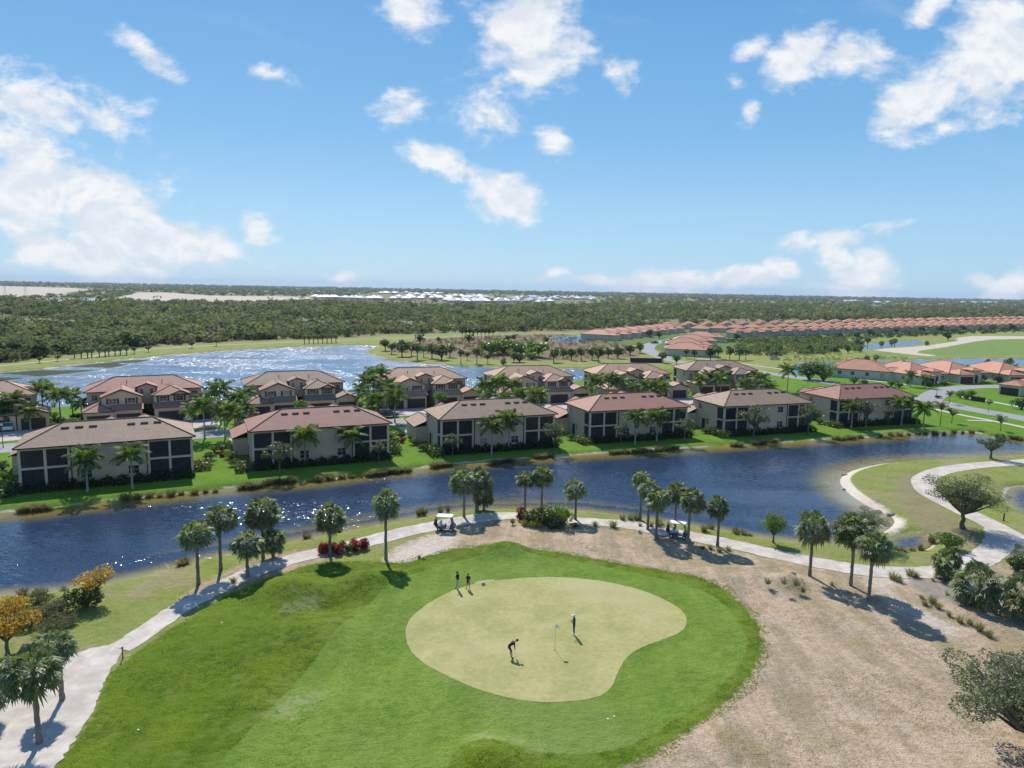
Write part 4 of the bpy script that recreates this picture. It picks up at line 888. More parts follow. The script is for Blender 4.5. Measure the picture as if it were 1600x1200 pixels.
RD = [(30, 800, 82, 797, 9), (190, 782, 345, 768, 9), (372, 766, 410, 761, 7), (415, 758, 462, 754, 8), (475, 755, 560, 745, 5), (572, 745, 642, 736, 12), (675, 732, 705, 728, 7), (765, 727, 802, 722, 8), (835, 717, 862, 714, 5), (950, 711, 1060, 703, 15), (1140, 699, 1158, 698, 3), (1177, 695, 1212, 692, 5), (1302, 688, 1350, 685, 8), (1370, 683, 1540, 676, 12), (1550, 682, 1600, 690, 4)]
RDL = sorted([(x0+(x1-x0)*(k+.5)/n+rnd.uniform(-2, 2), y0+(y1-y0)*(k+.5)/n+rnd.uniform(-1.5, .5)) for x0, y0, x1, y1, n in RD for k in range(n)])
for i, q_ in enumerate(RDL):
    x, y = P(*q_, WZ); s = rnd.uniform(.7, 1.5)
    tag(inst('reed_clump', reeds[i % 2], None, (x, y, -.5), rnd.uniform(0, 6), (s*1.3, s*1.3, s*.75)), 'brown reed clump on the far bank of the channel, %s' % nth(i, len(RDL)), 'reeds', 'reed clumps along the far bank')
NR_ = sorted([(100, 925), (283, 886), (290, 884), (480, 842), (655, 805), (663, 803), (688, 800), (700, 798), (1150, 836), (1163, 838), (1172, 840), (60, 932), (35, 934), (530, 832), (1110, 828), (1345, 850), (1400, 862), (1410, 864), (1425, 863), (1440, 861), (1456, 846), (1380, 848)])
for i, q_ in enumerate(NR_):
    x, y = P(*q_, -.3); s = rnd.uniform(.7, 1.2)
    tag(inst('reed_clump', reeds[i % 2], None, (x, y, -.4), rnd.uniform(0, 6), s), 'brown grass clump on the golf side shore, %s' % nth(i, len(NR_)), 'reeds', 'grass clumps along the near shore')
# hedges round the townhouses
def hedge(w, d, h, mat, seed, n=None):
    rs = np.random.RandomState(seed); n = n or int(w*d*60)+200; C = np.stack([rs.uniform(-w/2, w/2, n), rs.uniform(-d/2, d/2, n), rs.uniform(0, h, n)**1.], 1)
    C[:, 2] *= .75+.25*np.sin(C[:, 0]*3.1+seed)+.1*rs.rand(n)
    V, Q = leafquads(C, .32, .7, rs=rs); return qmesh('hedge', V, Q, M[mat], link=False)
M['hedge'] = leafmat('hedge_leaf', (.012, .028, .008), (.045, .07, .018), None, .15, .7, .1)
hm = [hedge(21.5, 2.2, 1.25, 'hedge', 3), hedge(6, 2.2, 1.5, 'bush', 4), hedge(4, 2.4, 1.3, 'oak', 5)]
for i, (x, y, a, k) in enumerate(BROW):
    q_ = loc2w(x, y, a, 0, -.9); tag(inst('hedge', hm[0], None, (*q_, 0), R(a)), 'low dark hedge under the porches of the %s waterside townhouse' % nth(i, 6), 'hedge', 'hedges of the townhouses')
    for sg in (-1, 1):
        q_ = loc2w(x, y, a, sg*12.0, 2.+2*sg); tag(inst('hedge', hm[1+(i+(sg > 0)) % 2], None, (*q_, 0), R(a+90)), 'shrub planting at the %s side wall of the %s waterside townhouse' % ('right' if sg > 0 else 'left', nth(i, 6)), 'shrubs', 'hedges of the townhouses')
def wshrub(kit, x, y, rad, label, group, asp=.8, name='shrub'):
    me, br = rnd.choice(KITS[kit]); o = thing(name, label, 'shrub', (x, y, 0), rnd.uniform(0, 6), group); inst('foliage', me, o, (0, 0, rad*asp*.7), 0, (rad, rad, rad*asp)); inst('branches', br, o, (0, 0, rad*asp*.7), 0, (rad*.9, rad*.9, rad*asp*.9)); return o
for i, (x, y, a, k) in enumerate(BROW):
    for j, (lx, ly, kit, r_) in enumerate([(-13.5, 8, 'light', 1.3), (-13, 3, 'bush', 1.2), (13.5, 9, 'bush', 1.4), (13, 6, 'light', 1.1), (0, -1.1, 'bush', .9), (-14.5, 14, 'bush', 1.5), (14.5, 14, 'light', 1.4), (15.5, 10.5, 'ti', .9)]):
        q_ = loc2w(x, y, a, lx, ly); wshrub(kit, *q_, r_, '%s shrub, %s round the %s waterside townhouse' % ({'light': 'yellow-green', 'bush': 'dark green', 'ti': 'red-leaved'}[kit], ORD[j], nth(i, 6)), 'shrubs round the waterside townhouses')
for i, (x, y, a, k) in enumerate(AROW):
    for j, (lx, ly, kit, r_) in enumerate([(-13, -3, 'light', 1.5), (-12.8, 2, 'bush', 1.6), (14, -2, 'bush', 1.5), (13.5, 4, 'light', 1.5), (.2, -5.5, 'light', 1.2), (14.5, -9, 'light', 1.3), (-13, -10, 'light', 1.2)]):
        q_ = loc2w(x, y, a, lx, ly); wshrub(kit, *q_, r_, '%s shrub, %s round the %s back-row townhouse' % ({'light': 'yellow-green', 'bush': 'dark green'}[kit], ORD[j], nth(i, 7)), 'shrubs round the back-row townhouses')
# right side shrubs
for i, a in enumerate([('bush', 1264, 593, 22), ('light', 1287, 595, 20), ('bush', 1258, 584, 9), ('light', 1392, 604, 8), ('bush', 1405, 606, 7), ('light', 1418, 601, 7), ('bush', 1450, 604, 7), ('light', 1475, 603, 6), ('light', 1335, 600, 9), ('bush', 1350, 602, 7), ('bush', 1500, 598, 8), ('light', 1520, 598, 8), ('bush', 1535, 596, 7), ('bush', 1560, 598, 8), ('light', 1500, 622, 8), ('bush', 1510, 624, 7), ('light', 1518, 620, 8), ('bush', 1596, 640, 14), ('light', 1580, 606, 9)]):
    shrub(a[0], a[1], a[2], a[3], '%s bush by the bungalows, %s' % ('dark green' if a[0] == 'bush' else 'yellow-green', nth(i, 19)), 'bushes by the bungalows', 1.1)
# distant trees one can tell apart
FT = []
for x in range(118, 200, 9): FT.append(('sabf', x+rnd.uniform(-2, 2), 560-(x-118)*.07, 549-(x-118)*.07, 5.5, 'on the lake levee at left'))
for x in (62, 90, 210, 232, 300, 338): FT.append(('farL', x, 567-(x-60)*.095, 560-(x-60)*.1, 6, 'on the lake levee at left'))
for x in range(476, 527, 7): FT.append(('sabf', x, 537-(x-476)*.03, 527-(x-476)*.03, 4.5, 'on the levee behind the sunlit lake'))
ISL = [(602, 548, 536, 9), (612, 553, 541, 8), (628, 557, 541, 12), (643, 556, 543, 8), (652, 562, 543, 10), (662, 558, 545, 6), (675, 560, 545, 10), (690, 562, 548, 13), (703, 558, 544, 9), (720, 569, 550, 7), (730, 563, 553, 5), (745, 568, 550, 7), (762, 572, 556, 7), (786, 570, 565, 6), (803, 566, 556, 8), (812, 566, 558, 9), (865, 566, 552, 9), (880, 560, 550, 8), (893, 563, 551, 8), (908, 563, 550, 8), (925, 562, 549, 9), (935, 566, 551, 9), (950, 560, 549, 8), (965, 560, 548, 10), (985, 555, 545, 8), (1000, 552, 542, 8), (1036, 567, 555, 8), (1057, 572, 560, 7)]
for a in ISL: FT.append((rnd.choice(['farL', 'farL', 'farD']), a[0], a[1], a[2], a[3]*1.25, 'on the scrubby spit between the ponds'))
for a in [(656, 537, 528, 9), (685, 536, 530, 5), (733, 536, 528, 9), (795, 536, 530, 8), (803, 534, 526, 6), (853, 535, 531, 6)]: FT.append(('farD', *a, 'at the back of the scrubby spit'))
for x in range(722, 775, 6): FT.append(('farD', x, 529, 517, 6, 'in the dark row before the forest'))
for a in [(1015, 527, 520, 7), (1030, 528, 522, 7), (1048, 545, 535, 8), (1058, 553, 544, 8), (1072, 560, 549, 7), (1085, 562, 551, 7), (1110, 564, 550, 11), (1122, 560, 547, 9), (1140, 562, 548, 9), (1155, 563, 550, 9), (1165, 562, 550, 7)]: FT.append((rnd.choice(['farL', 'farD']), *a, 'by the bend of the far road'))
for a in [(1199, 556, 543, 5), (1218, 556, 543, 5), (1265, 552, 543, 6), (1288, 553, 542, 5), (1304, 553, 546, 6), (1325, 552, 545, 7), (1344, 551, 543, 5), (1355, 545, 532, 6), (1342, 545, 535, 7), (1377, 541, 531, 4.5), (1393, 540, 530, 5), (1398, 540, 529, 4.5), (1354, 567, 551, 5), (1368, 567, 550, 5), (1448, 540, 536, 4), (1481, 532, 524, 8)]: FT.append(('sabf' if a[3] < 6 else 'farD', *a, 'on the far golf ground'))
for a in [(1412, 573, 567, 6), (1470, 572, 567, 7), (1542, 571, 565, 6), (1577, 571, 564, 7)]: FT.append(('farD', *a, 'behind the bungalow roofs by the water'))
for a in [(1200, 520, 514, 5), (1230, 518, 512, 5), (1290, 514, 510, 5), (1320, 518, 512, 6), (1360, 524, 518, 7), (1400, 520, 515, 6), (1440, 520, 513, 7), (1470, 520, 513, 7), (1505, 518, 512, 7), (1530, 519, 513, 6), (1550, 518, 511, 7), (1580, 516, 510, 6), (1150, 531, 526, 7), (1100, 525, 519, 5), (1280, 530, 525, 6), (1310, 528, 523, 5), (1340, 528, 523, 6)]: FT.append((rnd.choice(['farL', 'farD']), *a, 'among the far orange roofs'))
FT.sort(key=lambda a: a[1]); cnt = {}; tot = {}
for a in FT: tot[a[5]] = tot.get(a[5], 0)+1
def sabf():
    rs = np.random.RandomState(9); bl = [(0, 0, 0, .8, .8)]; V, Q = leafquads(clump_points(260, bl, rs, .3), .45, .35, rs=rs); return qmesh('crown', V, Q, M['sabal'], link=False)
sabfm = sabf()
for a in FT:
    w_ = a[5]; i = cnt.get(w_, 0); cnt[w_] = i+1
    if a[0] == 'sabf':
        x, y = P(a[1], a[2]); z = gz(x, y); h = hgt(a[1], a[2], a[3]); rad = a[4]*mpp(a[1], a[2])
        o = thing('cabbage_palm', 'distant palm %s, %s there' % (w_, nth(i, tot[w_])), 'palm tree', (x, y, z), 0, 'distant trees '+w_)
        inst('trunk', tk_sab, o, (0, 0, 0), 0, (1.3, 1.3, h)); inst('crown', sabfm, o, (0, 0, h), rnd.uniform(0, 6), rad*1.15)
    else: tree(a[0], a[1], a[2], a[3], a[4], 'distant %s tree %s, %s there' % ('dark' if a[0] == 'farD' else 'grey-green', w_, nth(i, tot[w_])), 'distant trees '+w_, asp=.9)
for i, (x, yb, r_) in enumerate([(768, 555, 22), (788, 553, 24), (812, 555, 20), (840, 558, 24), (830, 562, 12)]): shrub('farG', x, yb, r_, 'bright green willow bush, %s on the scrubby spit' % nth(i, 5), 'bright willow bushes', .8)
# distributed stuff: scrub and forest
def scatter(name, pts, mat, sizes, lq, ls, seed, hk=.8, base=.55):
    rs = np.random.RandomState(seed); V = []; tint = []
    n = len(pts); kk = 6; tmpl = []
    for k in range(kk):
        bl = [(rs.normal()*.3, rs.normal()*.3, rs.normal()*.2+(.15 if j else 0), .35+.3*rs.rand(), .35+.3*rs.rand()) for j in range(5)]
        v, _ = leafquads(clump_points(lq, bl, rs, .5), ls, .75, rs=rs); tmpl.append(v)
    for i, (x, y) in enumerate(pts):
        s = sizes[i]; a = rs.rand()*6.28; c, sn = math.cos(a), math.sin(a); v = tmpl[rs.randint(kk)]*np.array([s, s, s*hk*(.8+.5*rs.rand())])
        V.append(np.stack([v[:, 0]*c-v[:, 1]*sn+x, v[:, 0]*sn+v[:, 1]*c+y, v[:, 2]+s*base*hk], 1)); tint.append(np.full(len(v), rs.rand()))
    V = np.concatenate(V); Q = np.arange(len(V)).reshape(-1, 4)
    return qmesh(name, V, Q, M[mat], attrs=dict(tint=np.concatenate(tint)))
forestP = PP([(-500, 610), (-100, 578), (0, 567), (60, 559), (110, 553), (180, 543), (330, 535), (530, 527), (700, 519), (926, 516), (960, 512), (1066, 508), (1333, 500.5), (1600, 496.5), (1900, 490), (1900, 476), (1600, 478), (1333, 479), (1066, 478), (926, 480), (700, 479), (533, 474), (330, 477), (180, 474), (60, 474), (0, 466), (-500, 455)])
def pick(poly, n, seed, grad=True, mind=0.):
    rs = np.random.RandomState(seed); xs = [p[0] for p in poly]; ys = [p[1] for p in poly]; out = []
    while len(out) < n:
        m_ = 20000; u = rs.rand(m_)
        y = min(ys)*(max(ys)/min(ys))**u if grad else min(ys)+(max(ys)-min(ys))*u
        x = (rs.rand(m_)*1.7-.85)*(y+30) if grad else min(xs)+(max(xs)-min(xs))*rs.rand(m_)
        ok = sdf(x, y, poly) > mind; out += list(zip(x[ok], y[ok]))
    return out[:n]
fp_ = [(x, y) for x, y in pick(forestP, 12500, 3) if math.sin(x*.021+1.7*math.sin(y*.013))+math.sin(y*.034+1.3*math.sin(x*.017)) > -.8 or rnd.random() < .10][:9000]
sz = [(rnd.uniform(2.4, 5.6) if rnd.random() < .85 else rnd.uniform(6, 9))*(1 if y < 600 else 1.3) for x, y in fp_]
tag(scatter('forest', fp_, 'forest', [q*.88 for q in sz], 70, .36, 5, .66), 'dense mixed woodland filling the middle distance', 'forest', kind='stuff')
farP = PP([(-700, 440), (0, 447.5), (400, 456), (530, 461), (760, 460), (1000, 468), (1300, 476), (1600, 478), (2300, 470), (2300, 480.2), (1600, 467.6), (800, 453.1), (0, 438.6), (-700, 426)])
far_pts = []
rs_ = np.random.RandomState(8)
dsA = PP([(-200, 445), (0, 447), (120, 450), (150, 453), (100, 461), (40, 464), (-200, 462)]); dsB = PP([(180, 466), (215, 457), (260, 457), (330, 462), (520, 464), (560, 468), (400, 472), (300, 471), (240, 473)])
vilP = PP([(520, 466), (600, 456), (760, 460), (940, 464), (940, 475), (700, 478), (540, 473)])
u = rs_.rand(9000); Yf = 900*(9.5)**u; Xf = (rs_.rand(9000)*1.8-.9)*(Yf+30)
ok = (sdf(Xf, Yf, forestP) < 0) & (sdf(Xf, Yf, dsA) < 0) & (sdf(Xf, Yf, dsB) < 0) & (sdf(Xf, Yf, pondH) < -10) & ((sdf(Xf, Yf, vilP) < 0) | (rs_.rand(9000) < .12))
fpts = list(zip(Xf[ok], Yf[ok])); fsz = [4.5+min(22, (y-900)*.0036)*rnd.uniform(.6, 1.1)+rnd.uniform(0, 2.5) for x, y in fpts]
o = scatter('far_forest', fpts, 'forest', fsz, 36, .55, 6, .42); tag(o, 'dark wooded plain reaching to the horizon', 'forest', kind='stuff')
scp = pick(PP([(1150, 548), (1165, 532), (1250, 530), (1325, 532), (1345, 540), (1340, 552), (1250, 556), (1170, 556)]), 420, 12, False)
tag(scatter('scrub_thicket', scp, 'thicket', [rnd.uniform(1.6, 3.2) for _ in scp], 60, .35, 7, .7), 'pale green thicket below the far orange roofs', 'thicket', kind='stuff')
scp = pick(PP([(610, 550), (640, 534), (760, 526), (860, 524), (960, 532), (985, 545), (985, 556), (930, 560), (840, 562), (760, 560), (690, 556)]), 700, 13, False)
tag(scatter('dry_scrub', scp, 'scrub', [rnd.uniform(.6, 1.7) for _ in scp], 40, .35, 8, .6), 'brown dry scrub covering the spit between the ponds', 'scrub', kind='stuff')
scp = pick(PP([(1200, 562), (1250, 557), (1330, 557), (1420, 558), (1420, 561), (1330, 563), (1240, 565)]), 130, 14, False)
tag(scatter('dry_scrub', scp, 'scrub', [rnd.uniform(.4, 1.0) for _ in scp], 40, .35, 9, .6), 'scattered dark scrub dots below the thicket on the far golf ground', 'scrub', kind='stuff')
scp = pick(PP([(1120, 535), (1166, 532), (1333, 524), (1500, 517), (1625, 514), (1625, 518), (1500, 523), (1340, 531), (1170, 537)]), 420, 15, False)
tag(scatter('garden_shrubbery', scp, 'bush', [rnd.uniform(1.2, 2.6) for _ in scp], 50, .35, 10, .8), 'dark shrubbery behind the gardens of the front far row', 'shrubbery', kind='stuff')

def near_pts(n, fn, seed, x0=-45, x1=60, y0=36, y1=100):
    rs = np.random.RandomState(seed); out = []
    while len(out) < n:
        x = rs.uniform(x0, x1, 20000); y = rs.uniform(y0, y1, 20000); ok = fn(x, y); out += list(zip(x[ok], y[ok]))
    return out[:n]
def on_ground(o):
    co_ = np.zeros(len(o.data.vertices)*3, np.float32); o.data.vertices.foreach_get('co', co_); co_ = co_.reshape(-1, 3)
    co_[:, 2] += ground_h(co_[:, 0], co_[:, 1], pond_d(co_[:, 0], co_[:, 1])); o.data.vertices.foreach_set('co', co_.ravel()); return o
def edge_fn(x, y): d = sdf(x, y, roughP)+.35*np.sin(x*2.1+np.sin(y*1.7)*1.5)*np.sin(y*1.3); return (d > -.55) & (d < .2) & ((sdf(x, y, dirtP) > .5))
lp = near_pts(4200, edge_fn, 21); tag(on_ground(scatter('grass_fringe', lp, 'fringe', [rnd.uniform(.03, .10) for _ in lp], 12, .6, 22, .25)), 'ragged green grass fringe where the turf thins into the dirt', 'grass', kind='stuff')
lp = near_pts(9000, lambda x, y: (sdf(x, y, dirtP) > .3) & (sdf(x, y, roughP) < -.3) & (np.sin(x*.45+2*np.sin(y*.3))+np.sin(y*.6+x*.2) > .1), 23)
tag(on_ground(scatter('dry_litter', lp, 'litter', [rnd.uniform(.025, .085) for _ in lp], 10, .7, 24, .2)), 'dry grass stubble scattered over the dormant dirt', 'dry grass', kind='stuff')
# ------------------------------------------------------------------ vehicles, people, small things
def car(paint, label, loc, rz, suv=False, group='cars parked on the driveways'):
    o = thing('parked_car', label, 'car', loc, rz, group); b = MB(); H = .95; Rf = 1.68 if suv else 1.45
    prof = [(-2.25, .35), (2.2, .35), (2.28, .6), (2.2, .82), (1.25, H), (-2.2, H+.02), (-2.3, .7)]
    b.prism(prof, -.9, .9); ob = b.build('body', M[paint], o, bevel=.08)
    c = MB(); back = -2.15 if suv else -1.75; cab = [(back, H), (1.2, H), (.45, Rf), (back+.35 if suv else -1.0, Rf)]
    c.add([(x, -.82, z) if z < 1.2 else (x, -.66, z) for x, z in cab]+[(x, .82, z) if z < 1.2 else (x, .66, z) for x, z in cab], [(0, 1, 2, 3), (7, 6, 5, 4), (0, 4, 5, 1), (1, 5, 6, 2), (3, 2, 6, 7), (0, 3, 7, 4)]); c.build('cabin_glass', M['glass'], o)
    r_ = MB(); r_.box(cab[3][0]-.02, .47, -.68, .68, Rf-.02, Rf+.04); r_.build('roof', M[paint], o, bevel=.02)
    for x in (-1.4, 1.4):
        for s in (-1, 1): w = MB(); w.tube([(x, s*.74, .33), (x, s*.93, .33)], .33, 14); q = w.build('wheel', M['black'], o); w = MB(); w.tube([(x, s*.92, .33), (x, s*.95, .33)], .19, 10); w.build('rim', M['steel'], q)
    for s in (-1, 1):
        w = MB(); w.box(2.18, 2.27, s*.62-.16, s*.62+.16, .66, .78); w.build('headlight', M['white'], o); w = MB(); w.box(-2.32, -2.24, s*.66-.13, s*.66+.13, .66, .82); w.build('tail_light', M['red'], o)
    return o
x, y = P(15, 672); car('car_white', 'white sport utility car on the driveway at the left edge', (x, y, .06), R(115), True)
x, y = P(294, 657); car('car_silver', 'silver sedan before the garage of the second back-row townhouse', (x, y, .06), R(117))
x, y = P(376, 661); car('car_white', 'white van-like car on the driveway left of the third back-row townhouse', (x, y, .06), R(114), True)
x, y = P(400, 655); car('car_red', 'red car glinting before the dark garage of the third back-row townhouse', (x, y, .06), R(114))
x, y = P(606, 652); car('car_dark', 'dark pickup-sized car on the street between the second and third townhouses', (x, y, .06), R(20), True)
x, y = P(1055, 617); car('car_white', 'pale car before the garage right of the sixth back-row townhouse', (x, y, .06), R(104))
x, y = P(1023, 537); car('car_dark', 'dark car parked on the bend of the far road', (x, y, .06), R(30)); x, y = P(1038, 535); car('car_white', 'white car parked past the bend of the far road', (x, y, .06), R(60))
x, y = P(1210, 562); car('car_silver', 'silver car far away beside the scrub dots', (x, y, .06), R(10))
def cart(label, px, pb, rz, bags):
    x, y = P(px, pb); z = gz(x, y)+.05; o = thing('golf_cart', label, 'golf cart', (x, y, z), rz, 'golf carts'); o.scale = (.93,)*3
    b = MB(); b.prism([(-1.15, .32), (.95, .32), (1.15, .42), (1.2, .62), (.95, .88), (.62, .92), (.55, .42), (-.05, .42), (-.1, .66), (-1.1, .66), (-1.2, .5)], -.55, .55); b.build('body', M['cart_body'], o, bevel=.04)
    s = MB(); s.box(-.62, -.1, -.5, .5, .66, .82); s.build('seat', M['cloth_grey'], o, bevel=.04); s = MB(); s.box(-.72, -.6, -.5, .5, .86, 1.22); s.build('backrest', M['cloth_grey'], o, bevel=.04)
    r_ = MB(); r_.box(-1.15, .85, -.6, .6, 1.82, 1.9); r_.build('roof', M['white'], o, bevel=.035)
    for sx, tx in ((-1.05, -1.0), (.72, .62)):
        for sy in (-.52, .52): p = MB(); p.tube([(sx if sx < 0 else .85, sy, .64 if sx < 0 else .86), (tx, sy, 1.83)], .022, 6); p.build('roof_post', M['black'], o)
    w = MB(); w.add([(.86, -.5, .9), (.86, .5, .9), (.64, .5, 1.8), (.64, -.5, 1.8)], [(0, 1, 2, 3)]); w.add([(.87, -.5, .9), (.87, .5, .9), (.65, .5, 1.8), (.65, -.5, 1.8)], [(3, 2, 1, 0)]); w.build('windshield', M['screen'], o)
    st = MB(); st.tube([(.55, .25, .75), (.3, .25, 1.02)], .02, 6); st.tube([(.3+.1*math.sin(k*.63), .25+.17*math.cos(k*.63), 1.02+.13*math.sin(k*.63)) for k in range(11)], .015, 5); st.build('steering_wheel', M['black'], o)
    for wx in (-.8, .78):
        for sy in (-1, 1): w = MB(); w.tube([(wx, sy*.42, .24), (wx, sy*.60, .24)], .24, 12); q = w.build('wheel', M['black'], o); w = MB(); w.tube([(wx, sy*.59, .24), (wx, sy*.62, .24)], .12, 8); w.build('rim', M['white'], q)
    bk = MB(); bk.box(-1.3, -1.0, -.5, .5, .5, .56); bk.tube([(-1.28, -.5, .9), (-1.28, .5, .9)], .02, 5); bk.build('bag_rack', M['black'], o)
    for k, (sy, mt) in enumerate(bags):
        gx, gy = x+math.cos(rz)*-1.22-math.sin(rz)*sy, y+math.sin(rz)*-1.22+math.cos(rz)*sy
        g = thing('golf_bag', '%s golf bag strapped on the back of the %s' % ({'red': 'red', 'navybag': 'dark navy', 'black': 'black'}[mt], 'left golf cart' if px < 900 else 'right golf cart'), 'golf bag', (gx, gy, z+.52), rz, 'golf bags')
        q = MB(); q.lathe(0, 0, [(.11, 0), (.13, .05), (.125, .5), (.14, .8)], 10); q.box(-.2, -.1, -.09, .09, .1, .45); q.build('bag_body', M[mt], g, smooth=False)
        q = MB()
        for j in range(6): aa = j*1.05; q.tube([(.06*math.cos(aa), .06*math.sin(aa), .7), (.09*math.cos(aa), .09*math.sin(aa), 1.02+.03*(j % 3))], .008, 5); q.blob((.09*math.cos(aa), .09*math.sin(aa), 1.05+.03*(j % 3)), (.035, .035, .05), 6)
        q.build('club_heads', M['steel'], g)
    return o
cart('white-roofed golf cart on the path by the palms, in full sun', 697, 829, R(-8), [(-.22, 'navybag'), (.22, 'red')])
cart('white-roofed golf cart half hidden behind two palm trunks', 1060, 840, R(-22), [(-.22, 'navybag'), (.22, 'black')])
# people
def person(label, px, pb, rz, J, mats, scale=1., extra=None):
    """J: dict of joint positions (x right, y forward, z up) in metres for a 1.75 m figure"""
    x, y = P(px, pb, .03); o0 = thing('person', label, 'person', (x, y, .035), rz); o0.scale = (scale,)*3
    names = list(J); V = [J[n][0] for n in names]; Rr = [J[n][1] for n in names]; Ed = [(names.index(J[n][2]), names.index(n)) for n in names if J[n][2]]
    me = bpy.data.meshes.new('body'); me.from_pydata(V, Ed, []); ob = bpy.data.objects.new('tmp', me); COL.objects.link(ob)
    md = ob.modifiers.new('s', 'SKIN'); md.use_smooth_shade = True
    for i, r_ in enumerate(Rr): sv = me.skin_vertices[0].data[i]; sv.radius = (r_*1.1, r_*1.1) if not hasattr(r_, '__len__') else (r_[0]*1.1, r_[1]*1.15); sv.use_root = (i == 0)
    ob.modifiers.new('d', 'SUBSURF').levels = 2
    dg = bpy.context.evaluated_depsgraph_get(); m2 = bpy.data.meshes.new_from_object(ob.evaluated_get(dg)); bpy.data.objects.remove(ob); m2.name = 'body'
    m2.materials.clear(); keys = list(dict.fromkeys(mats.values()))
    for k in keys: m2.materials.append(M[k])
    segs = [(Vector(J[J[n][2]][0]), Vector(J[n][0]), mats.get(n, mats['*'])) for n in names if J[n][2]]
    for p in m2.polygons:
        c = p.center; best = min(segs, key=lambda s: (c-(s[0]+(s[1]-s[0])*max(0, min(1, (c-s[0]).dot(s[1]-s[0])/max(1e-6, (s[1]-s[0]).length_squared))))).length)
        p.material_index = keys.index(best[2]); p.use_smooth = True
    b = bpy.data.objects.new('body', m2); COL.objects.link(b); b.parent = o0
    hd = Vector(J['head'][0]); nk = Vector(J['neck'][0]); up = (hd-nk).normalized(); q = MB()
    q.blob(hd+up*.045+Vector((0, -.02, 0)), (.098, .112, .10), 10); q.build(extra or 'hair', M['cloth_white'] if extra == 'cap' else M['hair'], o0, True)
    if extra == 'cap': q = MB(); q.box(hd.x-.07, hd.x+.07, hd.y+.06, hd.y+.19, hd.z+.055, hd.z+.07); q.build('visor', M['cloth_white'], o0, bevel=.01)
    f = MB(); f.blob(hd+Vector((0, .108, .0)), (.016, .022, .022), 6); f.build('nose', M['skin'], o0, True)
    f = MB()
    for s in (-1, 1): f.blob(hd+Vector((s*.035, .095, .028)), (.012, .01, .008), 6)
    f.box(hd.x-.025, hd.x+.025, hd.y+.093, hd.y+.101, hd.z-.05, hd.z-.042); f.build('eyes_and_mouth', M['hair'], o0)
    return o0
def joints(lean=0., arms='down', stance=.10, height=1.75, headdown=.02, skirt=False):
    def sp(z, y=0.):   # spine with forward lean starting at the hip (0.92)
        d = z-.92; return (0, y+d*math.sin(lean), .92-(.06 if lean > .3 else 0)+d*math.cos(lean))
    hb = -.16 if lean > .3 else 0
    J = {'pelvis': ((0, hb, sp(.92)[2]), .135, None)}
    def S(n, z, r_, par, y=0): p = sp(z, y); J[n] = ((0, p[1]+hb, p[2]), r_, par)
    S('waist', 1.08, (.135, .10), 'pelvis'); S('chest', 1.28, (.165, .115), 'waist'); S('collar', 1.42, (.13, .09), 'chest'); S('neck', 1.50, .052, 'collar'); S('head', 1.62, (.085, .10), 'neck', headdown); S('crown_', 1.71, (.065, .08), 'head', headdown)
    ch = J['collar'][0]
    for s, n in ((-1, 'l'), (1, 'r')):
        sh = Vector(ch)+Vector((s*.19, 0, -.02)); J['sh'+n] = (tuple(sh), .062, 'collar')
        if arms == 'down': el = sh+Vector((s*.05, -.02, -.28)); wr = el+Vector((s*.0, .07, -.24)); hn = wr+Vector((0, .02, -.08))
        elif arms == 'front': el = sh+Vector((s*.03, .02, -.27)); wr = el+Vector((-s*.10, .22, .02)); hn = wr+Vector((-s*.02, .075, 0.))
        else: el = sh+Vector((-s*.03, .03, -.27)); wr = el+Vector((-s*.10, .05, -.21)); hn = wr+Vector((-s*.02, .02, -.08))
        J['el'+n] = (tuple(el), .044, 'sh'+n); J['wr'+n] = (tuple(wr), .030, 'el'+n); J['hand'+n] = (tuple(hn), (.036, .02), 'wr'+n)
        dr = (hn-wr).normalized(); sd_ = Vector((1, 0, 0)) if abs(dr.x) < .8 else Vector((0, 1, 0))
        for k, (of, ln) in enumerate(((-.03, .065), (-.01, .08), (.01, .085), (.028, .07))):
            f1 = hn+sd_*of*.8+dr*.035; J['f%d%s' % (k, n)] = (tuple(f1), .0095, 'hand'+n); J['g%d%s' % (k, n)] = (tuple(f1+dr*ln*.6+Vector((0, .012, 0))), .0085, 'f%d%s' % (k, n))
        J['th'+n] = (tuple(hn-sd_*s*.045+dr*.01+Vector((0, .02, 0))), .0105, 'hand'+n)
        hp = Vector((s*.09, hb, .88-(.06 if lean > .3 else 0))); J['hip'+n] = (tuple(hp), .095, 'pelvis'); kn = Vector((s*(.09+stance*.5), .04 if lean > .3 else .01, .48)); an = Vector((s*(.09+stance), 0, .09))
        J['knee'+n] = (tuple(kn), .058, 'hip'+n); J['calf'+n] = (tuple(kn.lerp(an, .35)+Vector((0, -.02, 0))), .055, 'knee'+n); J['ankle'+n] = (tuple(an), .038, 'calf'+n); J['foot'+n] = (tuple(an+Vector((s*.02, .13, -.045))), .04, 'ankle'+n); J['toe'+n] = (tuple(an+Vector((s*.03, .19, -.055))), .032, 'foot'+n)
    return J
def outfit(top, bottom, shoes, shortleg=False, sleeves=True):
    d = {'*': 'skin', 'pelvis': bottom, 'waist': top, 'chest': top, 'collar': top, 'neck': 'skin'}
    for n in 'lr':
        d['sh'+n] = top; d['el'+n] = top; d['wr'+n] = top if sleeves else 'skin'; d['hip'+n] = bottom; d['knee'+n] = bottom; d['calf'+n] = 'skin' if shortleg else bottom; d['ankle'+n] = 'skin' if shortleg else bottom; d['foot'+n] = shoes; d['toe'+n] = shoes
    return d
person('standing golfer in a black jacket and pale trousers, leftmost on the green edge', 715, 920.5, R(120), joints(arms='front', headdown=.05), outfit('cloth_black', 'cloth_grey', 'cloth_black'), 1.0)
